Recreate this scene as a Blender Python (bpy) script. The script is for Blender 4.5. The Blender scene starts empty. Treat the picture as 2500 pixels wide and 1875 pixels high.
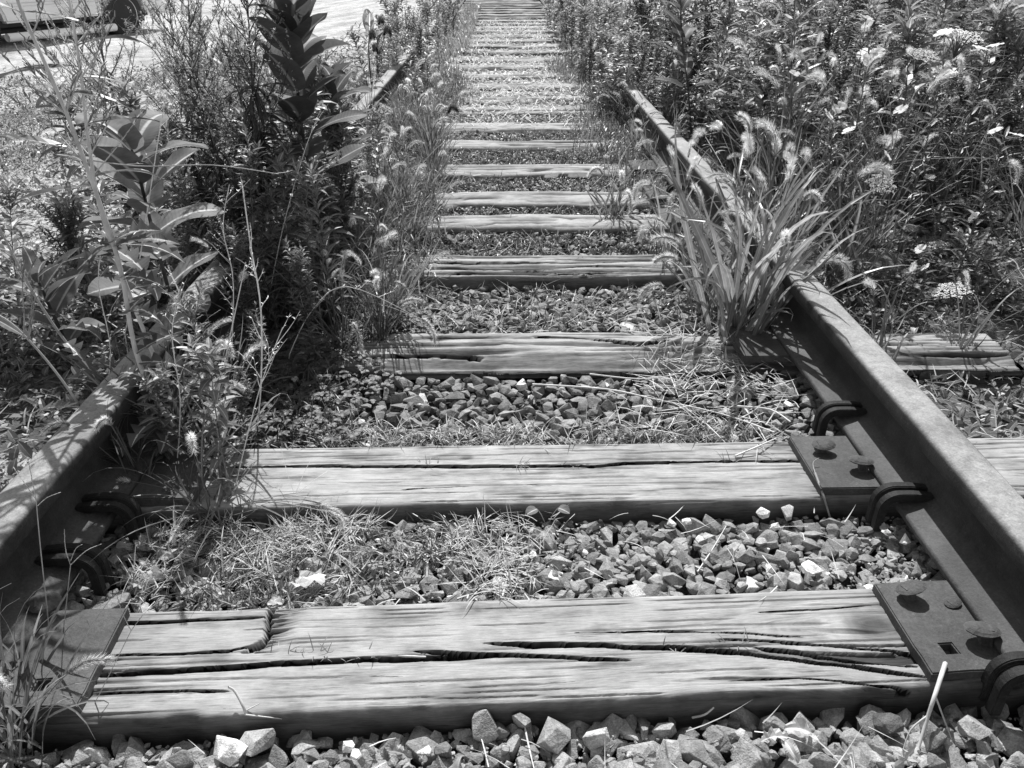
import bpy, bmesh, math, random
import numpy as np
from mathutils import Vector, Matrix, Quaternion

# ------------------------------------------------------------------ camera, world, sun
SC = bpy.context.scene
COL = SC.collection
R = math.radians
FPX, IW, IH = 1950.0, 2500.0, 1875.0
CAM = Vector((-0.007, 0.0, 0.89))
cd = bpy.data.cameras.new("camera"); cam = bpy.data.objects.new("camera", cd); COL.objects.link(cam)
cd.sensor_width = 36; cd.lens = FPX / IW * 36; cd.clip_start = 0.02; cd.clip_end = 1500
cam.location = CAM; cam.rotation_euler = (R(90 - 28.76), 0, R(-0.64))
SC.camera = cam
CM = cam.rotation_euler.to_matrix()

SUN_EL, SUN_AZ = 50.0, -1.5          # azimuth from +y, negative = left
w = bpy.data.worlds.new("World"); SC.world = w; w.use_nodes = True
nt = w.node_tree; nt.nodes.clear()
sky = nt.nodes.new('ShaderNodeTexSky'); sky.sky_type = 'NISHITA'; sky.sun_disc = False
sky.sun_elevation = R(SUN_EL); sky.sun_rotation = R(SUN_AZ)
bw = nt.nodes.new('ShaderNodeRGBToBW'); bg = nt.nodes.new('ShaderNodeBackground')
wo = nt.nodes.new('ShaderNodeOutputWorld'); bg.inputs['Strength'].default_value = 0.12
nt.links.new(sky.outputs[0], bw.inputs[0]); nt.links.new(bw.outputs[0], bg.inputs['Color']); nt.links.new(bg.outputs[0], wo.inputs[0])
sd = bpy.data.lights.new("sun", 'SUN'); sd.energy = 4.0; sd.angle = R(0.5); sd.color = (1, 1, 1)
so = bpy.data.objects.new("sun", sd); COL.objects.link(so)
SV = Vector((math.sin(R(SUN_AZ)) * math.cos(R(SUN_EL)), math.cos(R(SUN_AZ)) * math.cos(R(SUN_EL)), math.sin(R(SUN_EL))))
so.rotation_euler = SV.to_track_quat('Z', 'Y').to_euler(); so.location = (0, 0, 5)
SC.view_settings.view_transform = 'Standard'; SC.view_settings.look = 'None'
SC.view_settings.exposure = 0.55; SC.view_settings.gamma = 1.0

# ------------------------------------------------------------------ helpers
def ray(px, py):
    return (CM @ Vector(((px - IW / 2) / FPX, -(py - IH / 2) / FPX, -1))).normalized()
def gp(px, py, z=0.0):                     # photo pixel -> point on the level z
    d = ray(px, py); t = (z - CAM.z) / d.z; return CAM + d * t
def at(px, py, Y):                         # photo pixel -> point at distance Y
    d = ray(px, py); t = (Y - CAM.y) / d.y; return CAM + d * t

NR = np.random.RandomState(7)
TAB = NR.rand(256, 256)
def vnoise(x, y):
    x = np.asarray(x, float); y = np.asarray(y, float)
    xi = np.floor(x).astype(int); yi = np.floor(y).astype(int); fx = x - xi; fy = y - yi
    fx = fx * fx * (3 - 2 * fx); fy = fy * fy * (3 - 2 * fy)
    a = TAB[xi % 256, yi % 256]; b = TAB[(xi + 1) % 256, yi % 256]; c = TAB[xi % 256, (yi + 1) % 256]; d = TAB[(xi + 1) % 256, (yi + 1) % 256]
    return (a * (1 - fx) + b * fx) * (1 - fy) + (c * (1 - fx) + d * fx) * fy
def fbm(x, y, o=4):
    s = 0; a = 0.5; t = 0
    for k in range(o):
        s = s + a * vnoise(np.asarray(x) * 2 ** k + 17 * k, np.asarray(y) * 2 ** k + 31 * k); t += a; a *= 0.55
    return s / t

class MB:
    def __init__(s): s.v = []; s.f = []; s.t = []; s.r = []; s.a = []
    def add(s, vs, fs, tone=0.2, rib=1.0, along=0.5):
        o = len(s.v); n = len(vs); s.v += [tuple(p) for p in vs]; s.f += [tuple(i + o for i in f) for f in fs]
        s.t += list(tone) if hasattr(tone, '__len__') else [tone] * n
        s.r += list(rib) if hasattr(rib, '__len__') else [rib] * n
        s.a += list(along) if hasattr(along, '__len__') else [along] * n
    def mesh(s, name, mat, smooth=False):
        me = bpy.data.meshes.new(name); me.from_pydata(s.v, [], s.f)
        for nm, d in (('tone', s.t), ('rib', s.r), ('along', s.a)):
            at_ = me.attributes.new(nm, 'FLOAT', 'POINT'); at_.data.foreach_set('value', np.array(d, dtype=np.float32))
        if smooth: me.polygons.foreach_set('use_smooth', [True] * len(me.polygons))
        me.materials.append(mat); me.update(); return me
    def build(s, name, mat, parent=None, smooth=False, loc=None):
        o = bpy.data.objects.new(name, s.mesh(name, mat, smooth)); COL.objects.link(o)
        if parent: o.parent = parent
        if loc is not None: o.location = loc
        return o
    def tmpl(s):
        tr = []
        for f in s.f:
            for k in range(1, len(f) - 1): tr.append((f[0], f[k], f[k + 1]))
        return (np.array(s.v, float), np.array(tr, int), np.array(s.t), np.array(s.r), np.array(s.a))

def tag(o, label=None, cat=None, group=None, kind=None):
    if label: o['label'] = label
    if cat: o['category'] = cat
    if group: o['group'] = group
    if kind: o['kind'] = kind
    return o
def empty(name, loc, label, cat, group=None, rz=0):
    o = bpy.data.objects.new(name, None); o.empty_display_size = 0.05; COL.objects.link(o)
    o.location = loc; o.rotation_euler = (0, 0, rz); return tag(o, label, cat, group)
def rel(o, pts): return [Vector(p) - o.location for p in pts]
def link_mesh(name, me, parent=None, loc=(0, 0, 0), rot=(0, 0, 0), sc=1.0):
    o = bpy.data.objects.new(name, me); COL.objects.link(o)
    if parent: o.parent = parent
    o.location = loc; o.rotation_euler = rot; o.scale = (sc, sc, sc) if not hasattr(sc, '__len__') else sc
    return o

def scatter(name, tmpls, loc, rot, scl, tone, mat, which=None, smooth=False):
    n = len(loc); V = []; F = []; T = []; RB = []; AL = []; off = 0
    if which is None: which = NR.randint(0, len(tmpls), n)
    for k, (tv, tf, tt, trr, ta) in enumerate(tmpls):
        ix = np.where(which == k)[0]
        if len(ix) == 0: continue
        sv = tv[None] * scl[ix][:, None, :]
        wv = np.einsum('nij,nkj->nki', rot[ix], sv) + loc[ix][:, None, :]
        m = len(tv); V.append(wv.reshape(-1, 3))
        F.append((tf[None] + (np.arange(len(ix)) * m)[:, None, None]).reshape(-1, 3) + off); off += m * len(ix)
        T.append((tt[None] * tone[ix][:, None]).ravel()); RB.append(np.tile(trr, len(ix))); AL.append(np.tile(ta, len(ix)))
    V = np.concatenate(V); F = np.concatenate(F)
    me = bpy.data.meshes.new(name); me.vertices.add(len(V)); me.vertices.foreach_set('co', V.astype(np.float32).ravel())
    me.loops.add(F.size); me.loops.foreach_set('vertex_index', F.astype(np.int32).ravel())
    me.polygons.add(len(F)); me.polygons.foreach_set('loop_start', np.arange(0, F.size, 3, dtype=np.int32))
    me.update(calc_edges=True)
    for nm, d in (('tone', T), ('rib', RB), ('along', AL)):
        a = me.attributes.new(nm, 'FLOAT', 'POINT'); a.data.foreach_set('value', np.concatenate(d).astype(np.float32))
    me.polygons.foreach_set('use_smooth', np.full(len(F), smooth))
    me.materials.append(mat); o = bpy.data.objects.new(name, me); COL.objects.link(o); return o
def rot_yaw_tilt(yaw, tilt):
    cy, sy, ct, st = np.cos(yaw), np.sin(yaw), np.cos(tilt), np.sin(tilt); z = np.zeros_like(yaw)
    Ry = np.stack([np.stack([ct, z, st], -1), np.stack([z, z + 1, z], -1), np.stack([-st, z, ct], -1)], -2)
    Rz = np.stack([np.stack([cy, -sy, z], -1), np.stack([sy, cy, z], -1), np.stack([z, z, z + 1], -1)], -2)
    return Rz @ Ry
def rot_rand(n):
    q = NR.normal(size=(n, 4)); q /= np.linalg.norm(q, axis=1)[:, None]; a, b, c, d = q.T
    return np.stack([np.stack([1 - 2 * (c * c + d * d), 2 * (b * c - a * d), 2 * (b * d + a * c)], -1),
                     np.stack([2 * (b * c + a * d), 1 - 2 * (b * b + d * d), 2 * (c * d - a * b)], -1),
                     np.stack([2 * (b * d - a * c), 2 * (c * d + a * b), 1 - 2 * (b * b + c * c)], -1)], -2)

# ------------------------------------------------------------------ materials (all neutral grey: a black and white photograph)
def new_mat(name):
    m = bpy.data.materials.new(name); m.use_nodes = True; t = m.node_tree; t.nodes.clear()
    out = t.nodes.new('ShaderNodeOutputMaterial'); b = t.nodes.new('ShaderNodeBsdfPrincipled'); t.links.new(b.outputs[0], out.inputs[0])
    return m, t, b, out
def N(t, ty, **k):
    n = t.nodes.new(ty)
    for a, v in k.items(): setattr(n, a, v)
    return n
def math_(t, op, a, b=None, clamp=False):
    n = N(t, 'ShaderNodeMath', operation=op, use_clamp=clamp)
    for i, x in enumerate((a, b)):
        if x is None: continue
        if isinstance(x, (int, float)): n.inputs[i].default_value = x
        else: t.links.new(x, n.inputs[i])
    return n.outputs[0]
def noise(t, vec, scale, detail=4, rough=0.55, dist=0.0):
    n = N(t, 'ShaderNodeTexNoise'); n.inputs['Scale'].default_value = scale; n.inputs['Detail'].default_value = detail
    n.inputs['Roughness'].default_value = rough; n.inputs['Distortion'].default_value = dist
    if vec is not None: t.links.new(vec, n.inputs['Vector'])
    return n.outputs[0]
def mapr(t, v, a, b, c, d):
    n = N(t, 'ShaderNodeMapRange'); t.links.new(v, n.inputs[0])
    for i, x in enumerate((a, b, c, d)): n.inputs[i + 1].default_value = x
    return n.outputs[0]
def attr(t, nm, vec=False):
    n = N(t, 'ShaderNodeAttribute', attribute_name=nm); return n.outputs['Vector' if vec else 'Fac']
def bump(t, b, h, dist, strength=1.0):
    n = N(t, 'ShaderNodeBump'); n.inputs['Distance'].default_value = dist; n.inputs['Strength'].default_value = strength
    t.links.new(h, n.inputs['Height']); t.links.new(n.outputs[0], b.inputs['Normal'])
def objco(t): return N(t, 'ShaderNodeTexCoord').outputs['Object']
def geopos(t): return N(t, 'ShaderNodeNewGeometry').outputs['Position']
def scaled(t, v, s):
    n = N(t, 'ShaderNodeVectorMath', operation='MULTIPLY'); t.links.new(v, n.inputs[0]); n.inputs[1].default_value = s; return n.outputs[0]

def mat_leaf(name, rough=0.42, transl=0.4, rib=1.6, veins=0.0, spec=0.5, tmul=1.9, nz=35):
    m, t, b, out = new_mat(name)
    tone = attr(t, 'tone'); nz_ = mapr(t, noise(t, geopos(t), nz, 3), 0.3, 0.7, 0.78, 1.22)
    c = math_(t, 'MULTIPLY', tone, nz_)
    r = attr(t, 'rib')
    if rib:
        mask = mapr(t, r, 0.05, 0.14, 1.0, 0.0); c = math_(t, 'ADD', c, math_(t, 'MULTIPLY', math_(t, 'MULTIPLY', mask, c), rib))
    if veins:
        ph = math_(t, 'SUBTRACT', math_(t, 'MULTIPLY', attr(t, 'along'), 105.0), math_(t, 'MULTIPLY', r, 8.0))
        s = math_(t, 'SINE', ph); mk = mapr(t, s, 0.75, 1.0, 0.0, veins); c = math_(t, 'MULTIPLY', c, math_(t, 'ADD', mk, 1.0))
        bump(t, b, s, 0.0002, 0.4)
    t.links.new(c, b.inputs['Base Color']); b.inputs['Roughness'].default_value = rough
    b.inputs['Specular IOR Level'].default_value = spec
    if transl:
        tr = N(t, 'ShaderNodeBsdfTranslucent'); mx = N(t, 'ShaderNodeMixShader'); mx.inputs[0].default_value = transl
        t.links.new(math_(t, 'MULTIPLY', c, tmul), tr.inputs['Color'])
        t.links.new(b.outputs[0], mx.inputs[1]); t.links.new(tr.outputs[0], mx.inputs[2]); t.links.new(mx.outputs[0], out.inputs[0])
    return m
M = {}
M['leaf'] = mat_leaf('green_leaf'); M['broad'] = mat_leaf('milkweed_leaf', 0.6, 0.3, 2.6, 0.10, 0.3)
M['lettuce'] = mat_leaf('lobed_leaf', 0.4, 0.3, 5.0, 0)
M['grass'] = mat_leaf('grass_blade', 0.38, 0.42, 0.8, 0, 0.6); M['straw'] = mat_leaf('dry_straw', 0.55, 0.15, 0, 0, 0.4)
M['stem'] = mat_leaf('plant_stem', 0.5, 0, 0, 0, 0.5); M['petal'] = mat_leaf('white_petal', 0.6, 0.45, 0, 0, 0.3, 1.2)
M['clover'] = mat_leaf('clover_leaf', 0.5, 0.2, 0.4, 0, 0.4); M['dead'] = mat_leaf('withered_leaf', 0.7, 0.2, 0.5, 0, 0.2, 1.2, 90); M['bristle'] = mat_leaf('foxtail_bristle', 0.45, 0.4, 0, 0, 0.5, 1.5)

def mat_stone():
    m, t, b, out = new_mat('crushed_stone'); p = geopos(t)
    a = noise(t, p, 60, 5, 0.6); s = noise(t, p, 420, 2, 0.6)
    c = math_(t, 'MULTIPLY', attr(t, 'tone'), mapr(t, a, 0.3, 0.7, 0.65, 1.4)); c = math_(t, 'MULTIPLY', c, mapr(t, s, 0.3, 0.72, 0.75, 1.35))
    ve = noise(t, p, 55, 4, 0.5, 1.5); vm = mapr(t, math_(t, 'ABSOLUTE', math_(t, 'SUBTRACT', ve, 0.5)), 0.0, 0.012, 0.35, 0.0)
    c = math_(t, 'ADD', c, math_(t, 'MULTIPLY', vm, c))
    t.links.new(c, b.inputs['Base Color']); b.inputs['Roughness'].default_value = 0.72; b.inputs['Specular IOR Level'].default_value = 0.35
    bump(t, b, math_(t, 'ADD', a, math_(t, 'MULTIPLY', s, 0.35)), 0.004, 0.8); return m
M['stone'] = mat_stone()

def mat_ground():
    m, t, b, out = new_mat('gravelly_soil'); p = geopos(t)
    a = noise(t, p, 3.0, 6, 0.62); f = noise(t, p, 90, 4, 0.65); g = noise(t, p, 0.9, 4, 0.6)
    sx = N(t, 'ShaderNodeSeparateXYZ'); t.links.new(p, sx.inputs[0])
    # pale dusty gravel of the road on the left, dark soil close by; far track bed painted paler to stand for backlit glare
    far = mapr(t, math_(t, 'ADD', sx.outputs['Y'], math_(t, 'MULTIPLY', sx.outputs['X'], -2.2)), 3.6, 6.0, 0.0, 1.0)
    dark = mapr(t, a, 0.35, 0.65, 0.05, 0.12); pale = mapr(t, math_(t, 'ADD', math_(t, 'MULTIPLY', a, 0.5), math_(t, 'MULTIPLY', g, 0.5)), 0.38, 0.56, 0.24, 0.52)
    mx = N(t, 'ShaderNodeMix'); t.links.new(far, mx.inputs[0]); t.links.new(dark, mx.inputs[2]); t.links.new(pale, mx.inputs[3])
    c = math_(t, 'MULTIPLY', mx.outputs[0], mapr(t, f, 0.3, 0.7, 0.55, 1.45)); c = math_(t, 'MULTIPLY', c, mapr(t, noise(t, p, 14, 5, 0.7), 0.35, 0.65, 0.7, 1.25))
    t.links.new(c, b.inputs['Base Color']); b.inputs['Roughness'].default_value = 0.9
    bump(t, b, math_(t, 'ADD', f, a), 0.012, 0.8); return m
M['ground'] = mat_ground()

def mat_wood():
    m, t, b, out = new_mat('weathered_wood'); g = attr(t, 'gr', True)
    fib = noise(t, scaled(t, g, (30.0, 430, 1)), 1.0, 4, 0.75)
    lin = noise(t, scaled(t, g, (6.5, 95, 1)), 1.0, 6, 0.66, 0.15)
    ln2 = noise(t, scaled(t, g, (14, 230, 1)), 1.0, 4, 0.6)
    brd = noise(t, scaled(t, g, (3.2, 34, 1)), 1.0, 3, 0.5)
    blo = noise(t, scaled(t, g, (9, 26, 1)), 1.0, 4, 0.6)
    st = attr(t, 'stain_shade')
    c = mapr(t, brd, 0.3, 0.7, 0.34, 0.44)
    c = math_(t, 'MULTIPLY', c, mapr(t, fib, 0.3, 0.7, 0.68, 1.2))
    blo2 = noise(t, scaled(t, g, (14, 14, 1)), 1.0, 5, 0.65)
    c = math_(t, 'MULTIPLY', c, mapr(t, blo, 0.30, 0.5, 0.55, 1.04)); c = math_(t, 'MULTIPLY', c, mapr(t, blo2, 0.3, 0.6, 0.75, 1.06))
    c = math_(t, 'MULTIPLY', c, mapr(t, ln2, 0.32, 0.40, 0.6, 1.0)); fis = mapr(t, lin, 0.29, 0.33, 0.0, 1.0); c = math_(t, 'MULTIPLY', c, mapr(t, fis, 0, 1, 0.25, 1.0))
    c = math_(t, 'MULTIPLY', c, st)
    t.links.new(c, b.inputs['Base Color']); b.inputs['Roughness'].default_value = 0.75; t.links.new(mapr(t, st, 0.3, 1.0, 0.0, 0.15), b.inputs['Specular IOR Level'])
    h = math_(t, 'ADD', math_(t, 'MULTIPLY', fis, 1.0), math_(t, 'MULTIPLY', fib, 0.45)); bump(t, b, h, 0.0022, 0.6); return m
M['wood'] = mat_wood()

def mat_rust(name, base, rough, sp=1.0, worn=0.0):
    m, t, b, out = new_mat(name); p = objco(t)
    a = noise(t, p, 9, 6, 0.6); s = noise(t, p, 260, 4, 0.7); e = noise(t, p, 60, 6, 0.7)
    c = mapr(t, a, 0.3, 0.7, base * 0.65, base * 1.4); c = math_(t, 'MULTIPLY', c, mapr(t, e, 0.33, 0.67, 0.76, 1.24)); c = math_(t, 'MULTIPLY', c, mapr(t, s, 0.3, 0.7, 0.75, 1.25))
    spk = mapr(t, s, 0.68, 0.74, 0.0, 1.4); c = math_(t, 'MULTIPLY', c, math_(t, 'ADD', spk, 1.0))
    if worn:
        sz = N(t, 'ShaderNodeSeparateXYZ'); t.links.new(p, sz.inputs[0]); c = math_(t, 'MULTIPLY', math_(t, 'MULTIPLY', c, mapr(t, sz.outputs['Z'], .130, .1375, 1.0, worn)), mapr(t, sz.outputs['Z'], .019, .030, 2.1, 1.0))  # worn head top and dusty foot lighter; web and head sides painted dark as shade
    t.links.new(c, b.inputs['Base Color']); t.links.new(mapr(t, e, 0.3, 0.7, rough - 0.08, rough + 0.1), b.inputs['Roughness'])
    b.inputs['Metallic'].default_value = 0.0; b.inputs['Specular IOR Level'].default_value = 0.22 * sp
    bump(t, b, math_(t, 'ADD', s, math_(t, 'MULTIPLY', e, 1.5)), 0.0013, 0.7); return m
M['rail'] = mat_rust('rusted_rail_steel', 0.040, 0.66, 1.0, 7.0); M['plate'] = mat_rust('rusted_plate_steel', 0.085, 0.7); M['anchor'] = mat_rust('dark_anchor_steel', 0.028, 0.65, 0.8)
def mat_plain(name, col, rough, metal=0, nz=0.0, coat=0):
    m, t, b, out = new_mat(name)
    c = mapr(t, noise(t, objco(t), 6, 4), 0.3, 0.7, col * (1 - nz), col * (1 + nz)); t.links.new(c, b.inputs['Base Color'])
    b.inputs['Roughness'].default_value = rough; b.inputs['Metallic'].default_value = metal; b.inputs['Coat Weight'].default_value = coat; return m
M['paint'] = mat_plain('pale_car_paint', 0.88, 0.3, 0, 0.02, 0.6); M['tyre'] = mat_plain('tyre_rubber', 0.03, 0.8, 0, 0.2)
M['chrome'] = mat_plain('brushed_metal', 0.7, 0.3, 0.9, 0.05); M['glass'] = mat_plain('dark_glass', 0.02, 0.08); M['trim'] = mat_plain('black_trim', 0.02, 0.6); M['lamp'] = mat_plain('lamp_lens', 0.5, 0.15)

# ------------------------------------------------------------------ ground
TIES = [(.733, .928), (1.168, 1.367), (1.71, 1.912), (2.315, 2.51), (2.79, 2.96), (3.09, 3.28), (3.556, 3.75), (4.08, 4.28), (4.53, 4.74), (5.04, 5.27), (5.50, 5.71)]
y_ = 6.05
rr = random.Random(3)
while y_ < 20: TIES.append((y_, y_ + .20 + rr.uniform(-.01, .015))); y_ += .53 + rr.uniform(-.05, .05)
def ground_z(x, y):
    x = np.asarray(x, float); y = np.asarray(y, float)
    z = -0.085 + 0.02 * (fbm(x * 2.3, y * 2.3) - .5)
    z = z + np.where((np.abs(x) < 0.78), 0.012, 0.03) + np.where(np.abs(x) < .8, .045 * np.clip((y - 4.3) / .7, 0, 1), 0)
    z = z + .052 * np.clip((-x - .84) / .08, 0, 1) * np.clip((y - .95) / .1, 0, 1) + .07 * np.clip((x - .84) / .12, 0, 1) * np.clip((y - 2.1) / .3, 0, 1)
    d = np.clip((-x - 1.45) / 3.2, 0, 1); z = z - 0.33 * d * d * (3 - 2 * d)
    return z
def bed_z(x, y):                         # top of the loose stones
    x = np.asarray(x, float); y = np.asarray(y, float)
    yy = y - x * 0.03 * (y < 1.05)
    k = [0, .60, .73, .93, 1.15, 1.37, 1.69, 1.92, 2.28, 2.52, 3, 4.3, 5, 20]; v = [-.016, -.018, -.032, -.012, -.024, -.014, -.020, -.014, -.032, -.014, -.014, -.013, -.004, .002]
    z = np.interp(yy, k, v); z = np.where(np.abs(x) > 0.8, -0.035, z)
    z = z + .052 * np.clip((-x - .84) / .08, 0, 1) * np.clip((y - .95) / .1, 0, 1) + .05 * np.clip((x - .84) / .12, 0, 1) * np.clip((y - 2.1) / .3, 0, 1)
    d = np.clip((-x - 1.45) / 3.2, 0, 1); z = z - 0.33 * d * d * (3 - 2 * d)
    return z + 0.008 * (fbm(x * 5, y * 5) - .5) + .022 * (fbm(x * 3, y * 2.5 + 7) - .5) * np.clip((y - 2.4) / .6, 0, 1)
def bz(x, y): return float(bed_z(x, y))
gx = np.unique(np.concatenate([np.linspace(-5, 5, 161), np.linspace(-1, 1, 81), np.linspace(-300, -5, 30), np.linspace(5, 300, 30)]))
gy = np.unique(np.concatenate([np.linspace(-1, 12, 200), np.linspace(12, 40, 40), np.linspace(40, 500, 20), [-20, -5]]))
GX, GY = np.meshgrid(gx, gy); GZ = ground_z(GX, GY)
n1, n2 = GX.shape; idx = np.arange(n1 * n2).reshape(n1, n2)
q = np.stack([idx[:-1, :-1], idx[:-1, 1:], idx[1:, 1:], idx[1:, :-1]], -1).reshape(-1, 4)
me = bpy.data.meshes.new('ground'); me.from_pydata(np.stack([GX, GY, GZ], -1).reshape(-1, 3).tolist(), [], q.tolist())
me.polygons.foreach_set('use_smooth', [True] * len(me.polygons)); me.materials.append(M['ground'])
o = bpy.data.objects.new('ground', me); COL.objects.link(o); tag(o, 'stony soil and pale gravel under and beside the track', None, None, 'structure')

# ------------------------------------------------------------------ stones
def stone_tmpl(seed, fl=0.7):
    r = random.Random(seed); bm = bmesh.new()
    for k in range(r.choice((12, 14, 16))):
        v = Vector((r.gauss(0, 1), r.gauss(0, 1), r.gauss(0, 1))).normalized(); v = v / max(abs(v.x), abs(v.y), abs(v.z)) ** .6 * r.uniform(.78, .92)
        bm.verts.new((v.x * r.uniform(.9, 1.05), v.y * .82, v.z * fl))
    res = bmesh.ops.convex_hull(bm, input=bm.verts)
    bmesh.ops.delete(bm, geom=[g for g in res['geom_interior'] if isinstance(g, bmesh.types.BMVert)], context='VERTS')
    bmesh.ops.bevel(bm, geom=list(bm.edges), offset=.022, segments=1, affect='EDGES')
    bmesh.ops.triangulate(bm, faces=bm.faces); bm.verts.ensure_lookup_table(); bm.verts.index_update()
    V = np.array([v.co[:] for v in bm.verts]); F = np.array([[v.index for v in f.verts] for f in bm.faces]); bm.free()
    n = len(V); return (V * .5, F, np.ones(n), np.ones(n), np.ones(n))
STONES = [stone_tmpl(s, random.Random(s).uniform(.5, .8)) for s in range(16)]
def in_tie(x, y, m=0.0):
    r = np.zeros_like(x, bool); rt = [.036, .014] + [.008] * 80
    for k, (a, b) in enumerate(TIES): r |= (y - x * rt[k] > a + m) & (y - x * rt[k] < b - m) & np.where(y > 2.55, np.abs(x) < .9, (x > -.86) & (x < 1.27))
    return r
def grid_pts(x0, x1, y0, y1, s):
    X, Y = np.meshgrid(np.arange(x0, x1, s), np.arange(y0, y1, s)); X = X.ravel() + NR.uniform(-.45, .45, X.size) * s; Y = Y.ravel() + NR.uniform(-.45, .45, Y.size) * s
    return X, Y
L = []; S = []; T_ = []
def stones(x0, x1, y0, y1, sp, smin, smax, zo, keep=None, tone=(.10, .24)):
    X, Y = grid_pts(x0, x1, y0, y1, sp); k = ~in_tie(X, Y, -.008)
    if keep is not None: k &= keep(X, Y)
    X, Y = X[k], Y[k]; n = len(X); s = NR.uniform(0, 1, n) ** 1.6 * (smax - smin) + smin
    Z = bed_z(X, Y) - s * .28 + zo + NR.uniform(-.004, .004, n)
    L.append(np.stack([X, Y, Z], -1)); S.append(np.stack([s * NR.uniform(.9, 1.35, n), s, s * NR.uniform(.75, 1, n)], -1))
    t = NR.uniform(tone[0], tone[1], n) * 1.15; t = np.where(NR.rand(n) < .025, NR.uniform(.45, .75, n), t); T_.append(t)
fore = lambda X, Y: Y < 3.0
stones(-.80, .80, .42, 1.17, .018, .018, .036, -.010, None, (.12, .28)); stones(-.80, .80, .93, 1.17, .030, .028, .062, -.002, None, (.12, .30)); stones(-.80, .80, .40, .76, .026, .024, .068, -.002, None, (.13, .32))
stones(-.70, .75, 1.30, 2.4, .023, .020, .036, -.012); stones(-.70, .75, 1.30, 2.4, .032, .028, .050, 0, None, (.11, .27))
stones(-.8, .8, 2.4, 5.2, .034, .022, .042, -.004, None, (.14, .30)); stones(-.8, .8, 5.2, 11, .045, .02, .05, -.008, None, (.3, .6))  # farthest track stones get a paler tone that stands for backlit glare
stones(-.75, .75, 4.0, 11, .16, .015, .035, .004, lambda X, Y: vnoise(X * 3, Y * 3) > .4, (.25, .5)) if False else None
stones(.76, 2.6, .9, 3.6, .032, .018, .04, -.006, lambda X, Y: vnoise(X * 4, Y * 4) > .25); stones(.76, 1.5, .5, 1.4, .028, .02, .045, 0)
stones(-3.0, -.8, .8, 4.5, .045, .014, .034, -.006, lambda X, Y: vnoise(X * 3, Y * 3) > .2, (.16, .42))
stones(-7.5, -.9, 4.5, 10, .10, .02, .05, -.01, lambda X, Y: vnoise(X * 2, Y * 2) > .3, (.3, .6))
stones(-.78, .78, .42, .745, .0125, .005, .013, -.011, lambda X, Y: vnoise(X * 7 + 3, Y * 7) > .35, (.12, .40)); stones(-.2, .74, .93, 1.168, .0125, .005, .013, -.007, lambda X, Y: vnoise(X * 9, Y * 9) > .45, (.12, .36))
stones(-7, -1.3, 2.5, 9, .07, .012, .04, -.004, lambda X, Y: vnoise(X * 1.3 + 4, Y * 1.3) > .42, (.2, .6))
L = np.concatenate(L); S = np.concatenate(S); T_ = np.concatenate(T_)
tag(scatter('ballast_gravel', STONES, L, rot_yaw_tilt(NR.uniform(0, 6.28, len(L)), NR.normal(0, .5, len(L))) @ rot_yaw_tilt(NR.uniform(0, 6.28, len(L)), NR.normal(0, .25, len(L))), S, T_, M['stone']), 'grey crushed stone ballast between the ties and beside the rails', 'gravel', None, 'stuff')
# loose distinctive stones
def lone(px, py, s, tone, label, k, group=None, dz=0.3, name='stone'):
    p = gp(px, py, -.02); z = bz(p.x, p.y); p = gp(px, py, z)
    tv, tf, *_ = STONES[k % 16]; n = len(tv); mb = MB(); mb.add((tv * s).tolist(), tf.tolist(), tone)
    o = mb.build(name, M['stone']); o.location = (p.x, p.y, z + s * dz); o.rotation_euler = ((k * 1.3) % .7 - .35, (k * .7) % .6 - .3, k * 2.1); tag(o, label, 'stone', group)
lone(1860, 1262, .034, .75, 'white rounded stone against the second tie, left one of a pale pair', 3)
lone(1918, 1262, .036, .42, 'pale grey stone against the second tie, right one of a pale pair', 5)
lone(1980, 1405, .042, .8, 'bright white angular stone in the gravel before the right tie plate', 7)
lone(1878, 1395, .024, .8, 'small white stone left of the bright angular one', 2)
lone(2120, 1445, .022, .7, 'white triangular chip beside the near right tie plate', 9)
lone(1675, 1280, .026, .75, 'white oblong pebble in the gravel below the middle of the second tie', 4)
lone(1640, 1285, .024, .6, 'pale narrow pebble beside the white oblong one', 11)
lone(2200, 1325, .034, .85, 'white crumbly lump by the right rail foot', 1)
lone(565, 1850, .052, .75, 'large white flat-sided stone at the bottom edge left of centre', 6)
lone(625, 1822, .062, .34, 'big cube-like grey stone just in front of the nearest tie', 8, None, .08)
lone(870, 1852, .020, .85, 'tiny round white pebble at the bottom edge', 10)
lone(852, 1830, .022, .7, 'small white chipped pebble above the tiny round one', 12)
lone(1180, 1780, .055, .30, 'large grey wedge-shaped stone in the foreground gravel', 13, None, .08)
lone(1355, 1800, .062, .28, 'broad grey angular stone in the foreground gravel right of the wedge', 14, None, .08)
lone(1272, 1768, .034, .30, 'upright pointed stone leaning on the front of the nearest tie', 15, None, .08)
lone(1455, 1800, .045, .5, 'pale mottled stone in the foreground', 0, None, .08)
lone(2285, 1800, .062, .16, 'dark square stone at the lower right beside the fallen twig', 2, None, .08)
lone(2380, 1790, .05, .30, 'grey pentagonal stone by the lower right corner', 7, None, .08)
lone(2165, 1765, .055, .10, 'black upright stone below the right end of the nearest tie', 4, None, .08)
lone(1330, 662, .05, .75, 'white flat chip lying in the grass beyond the third tie', 3) if False else None

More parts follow.
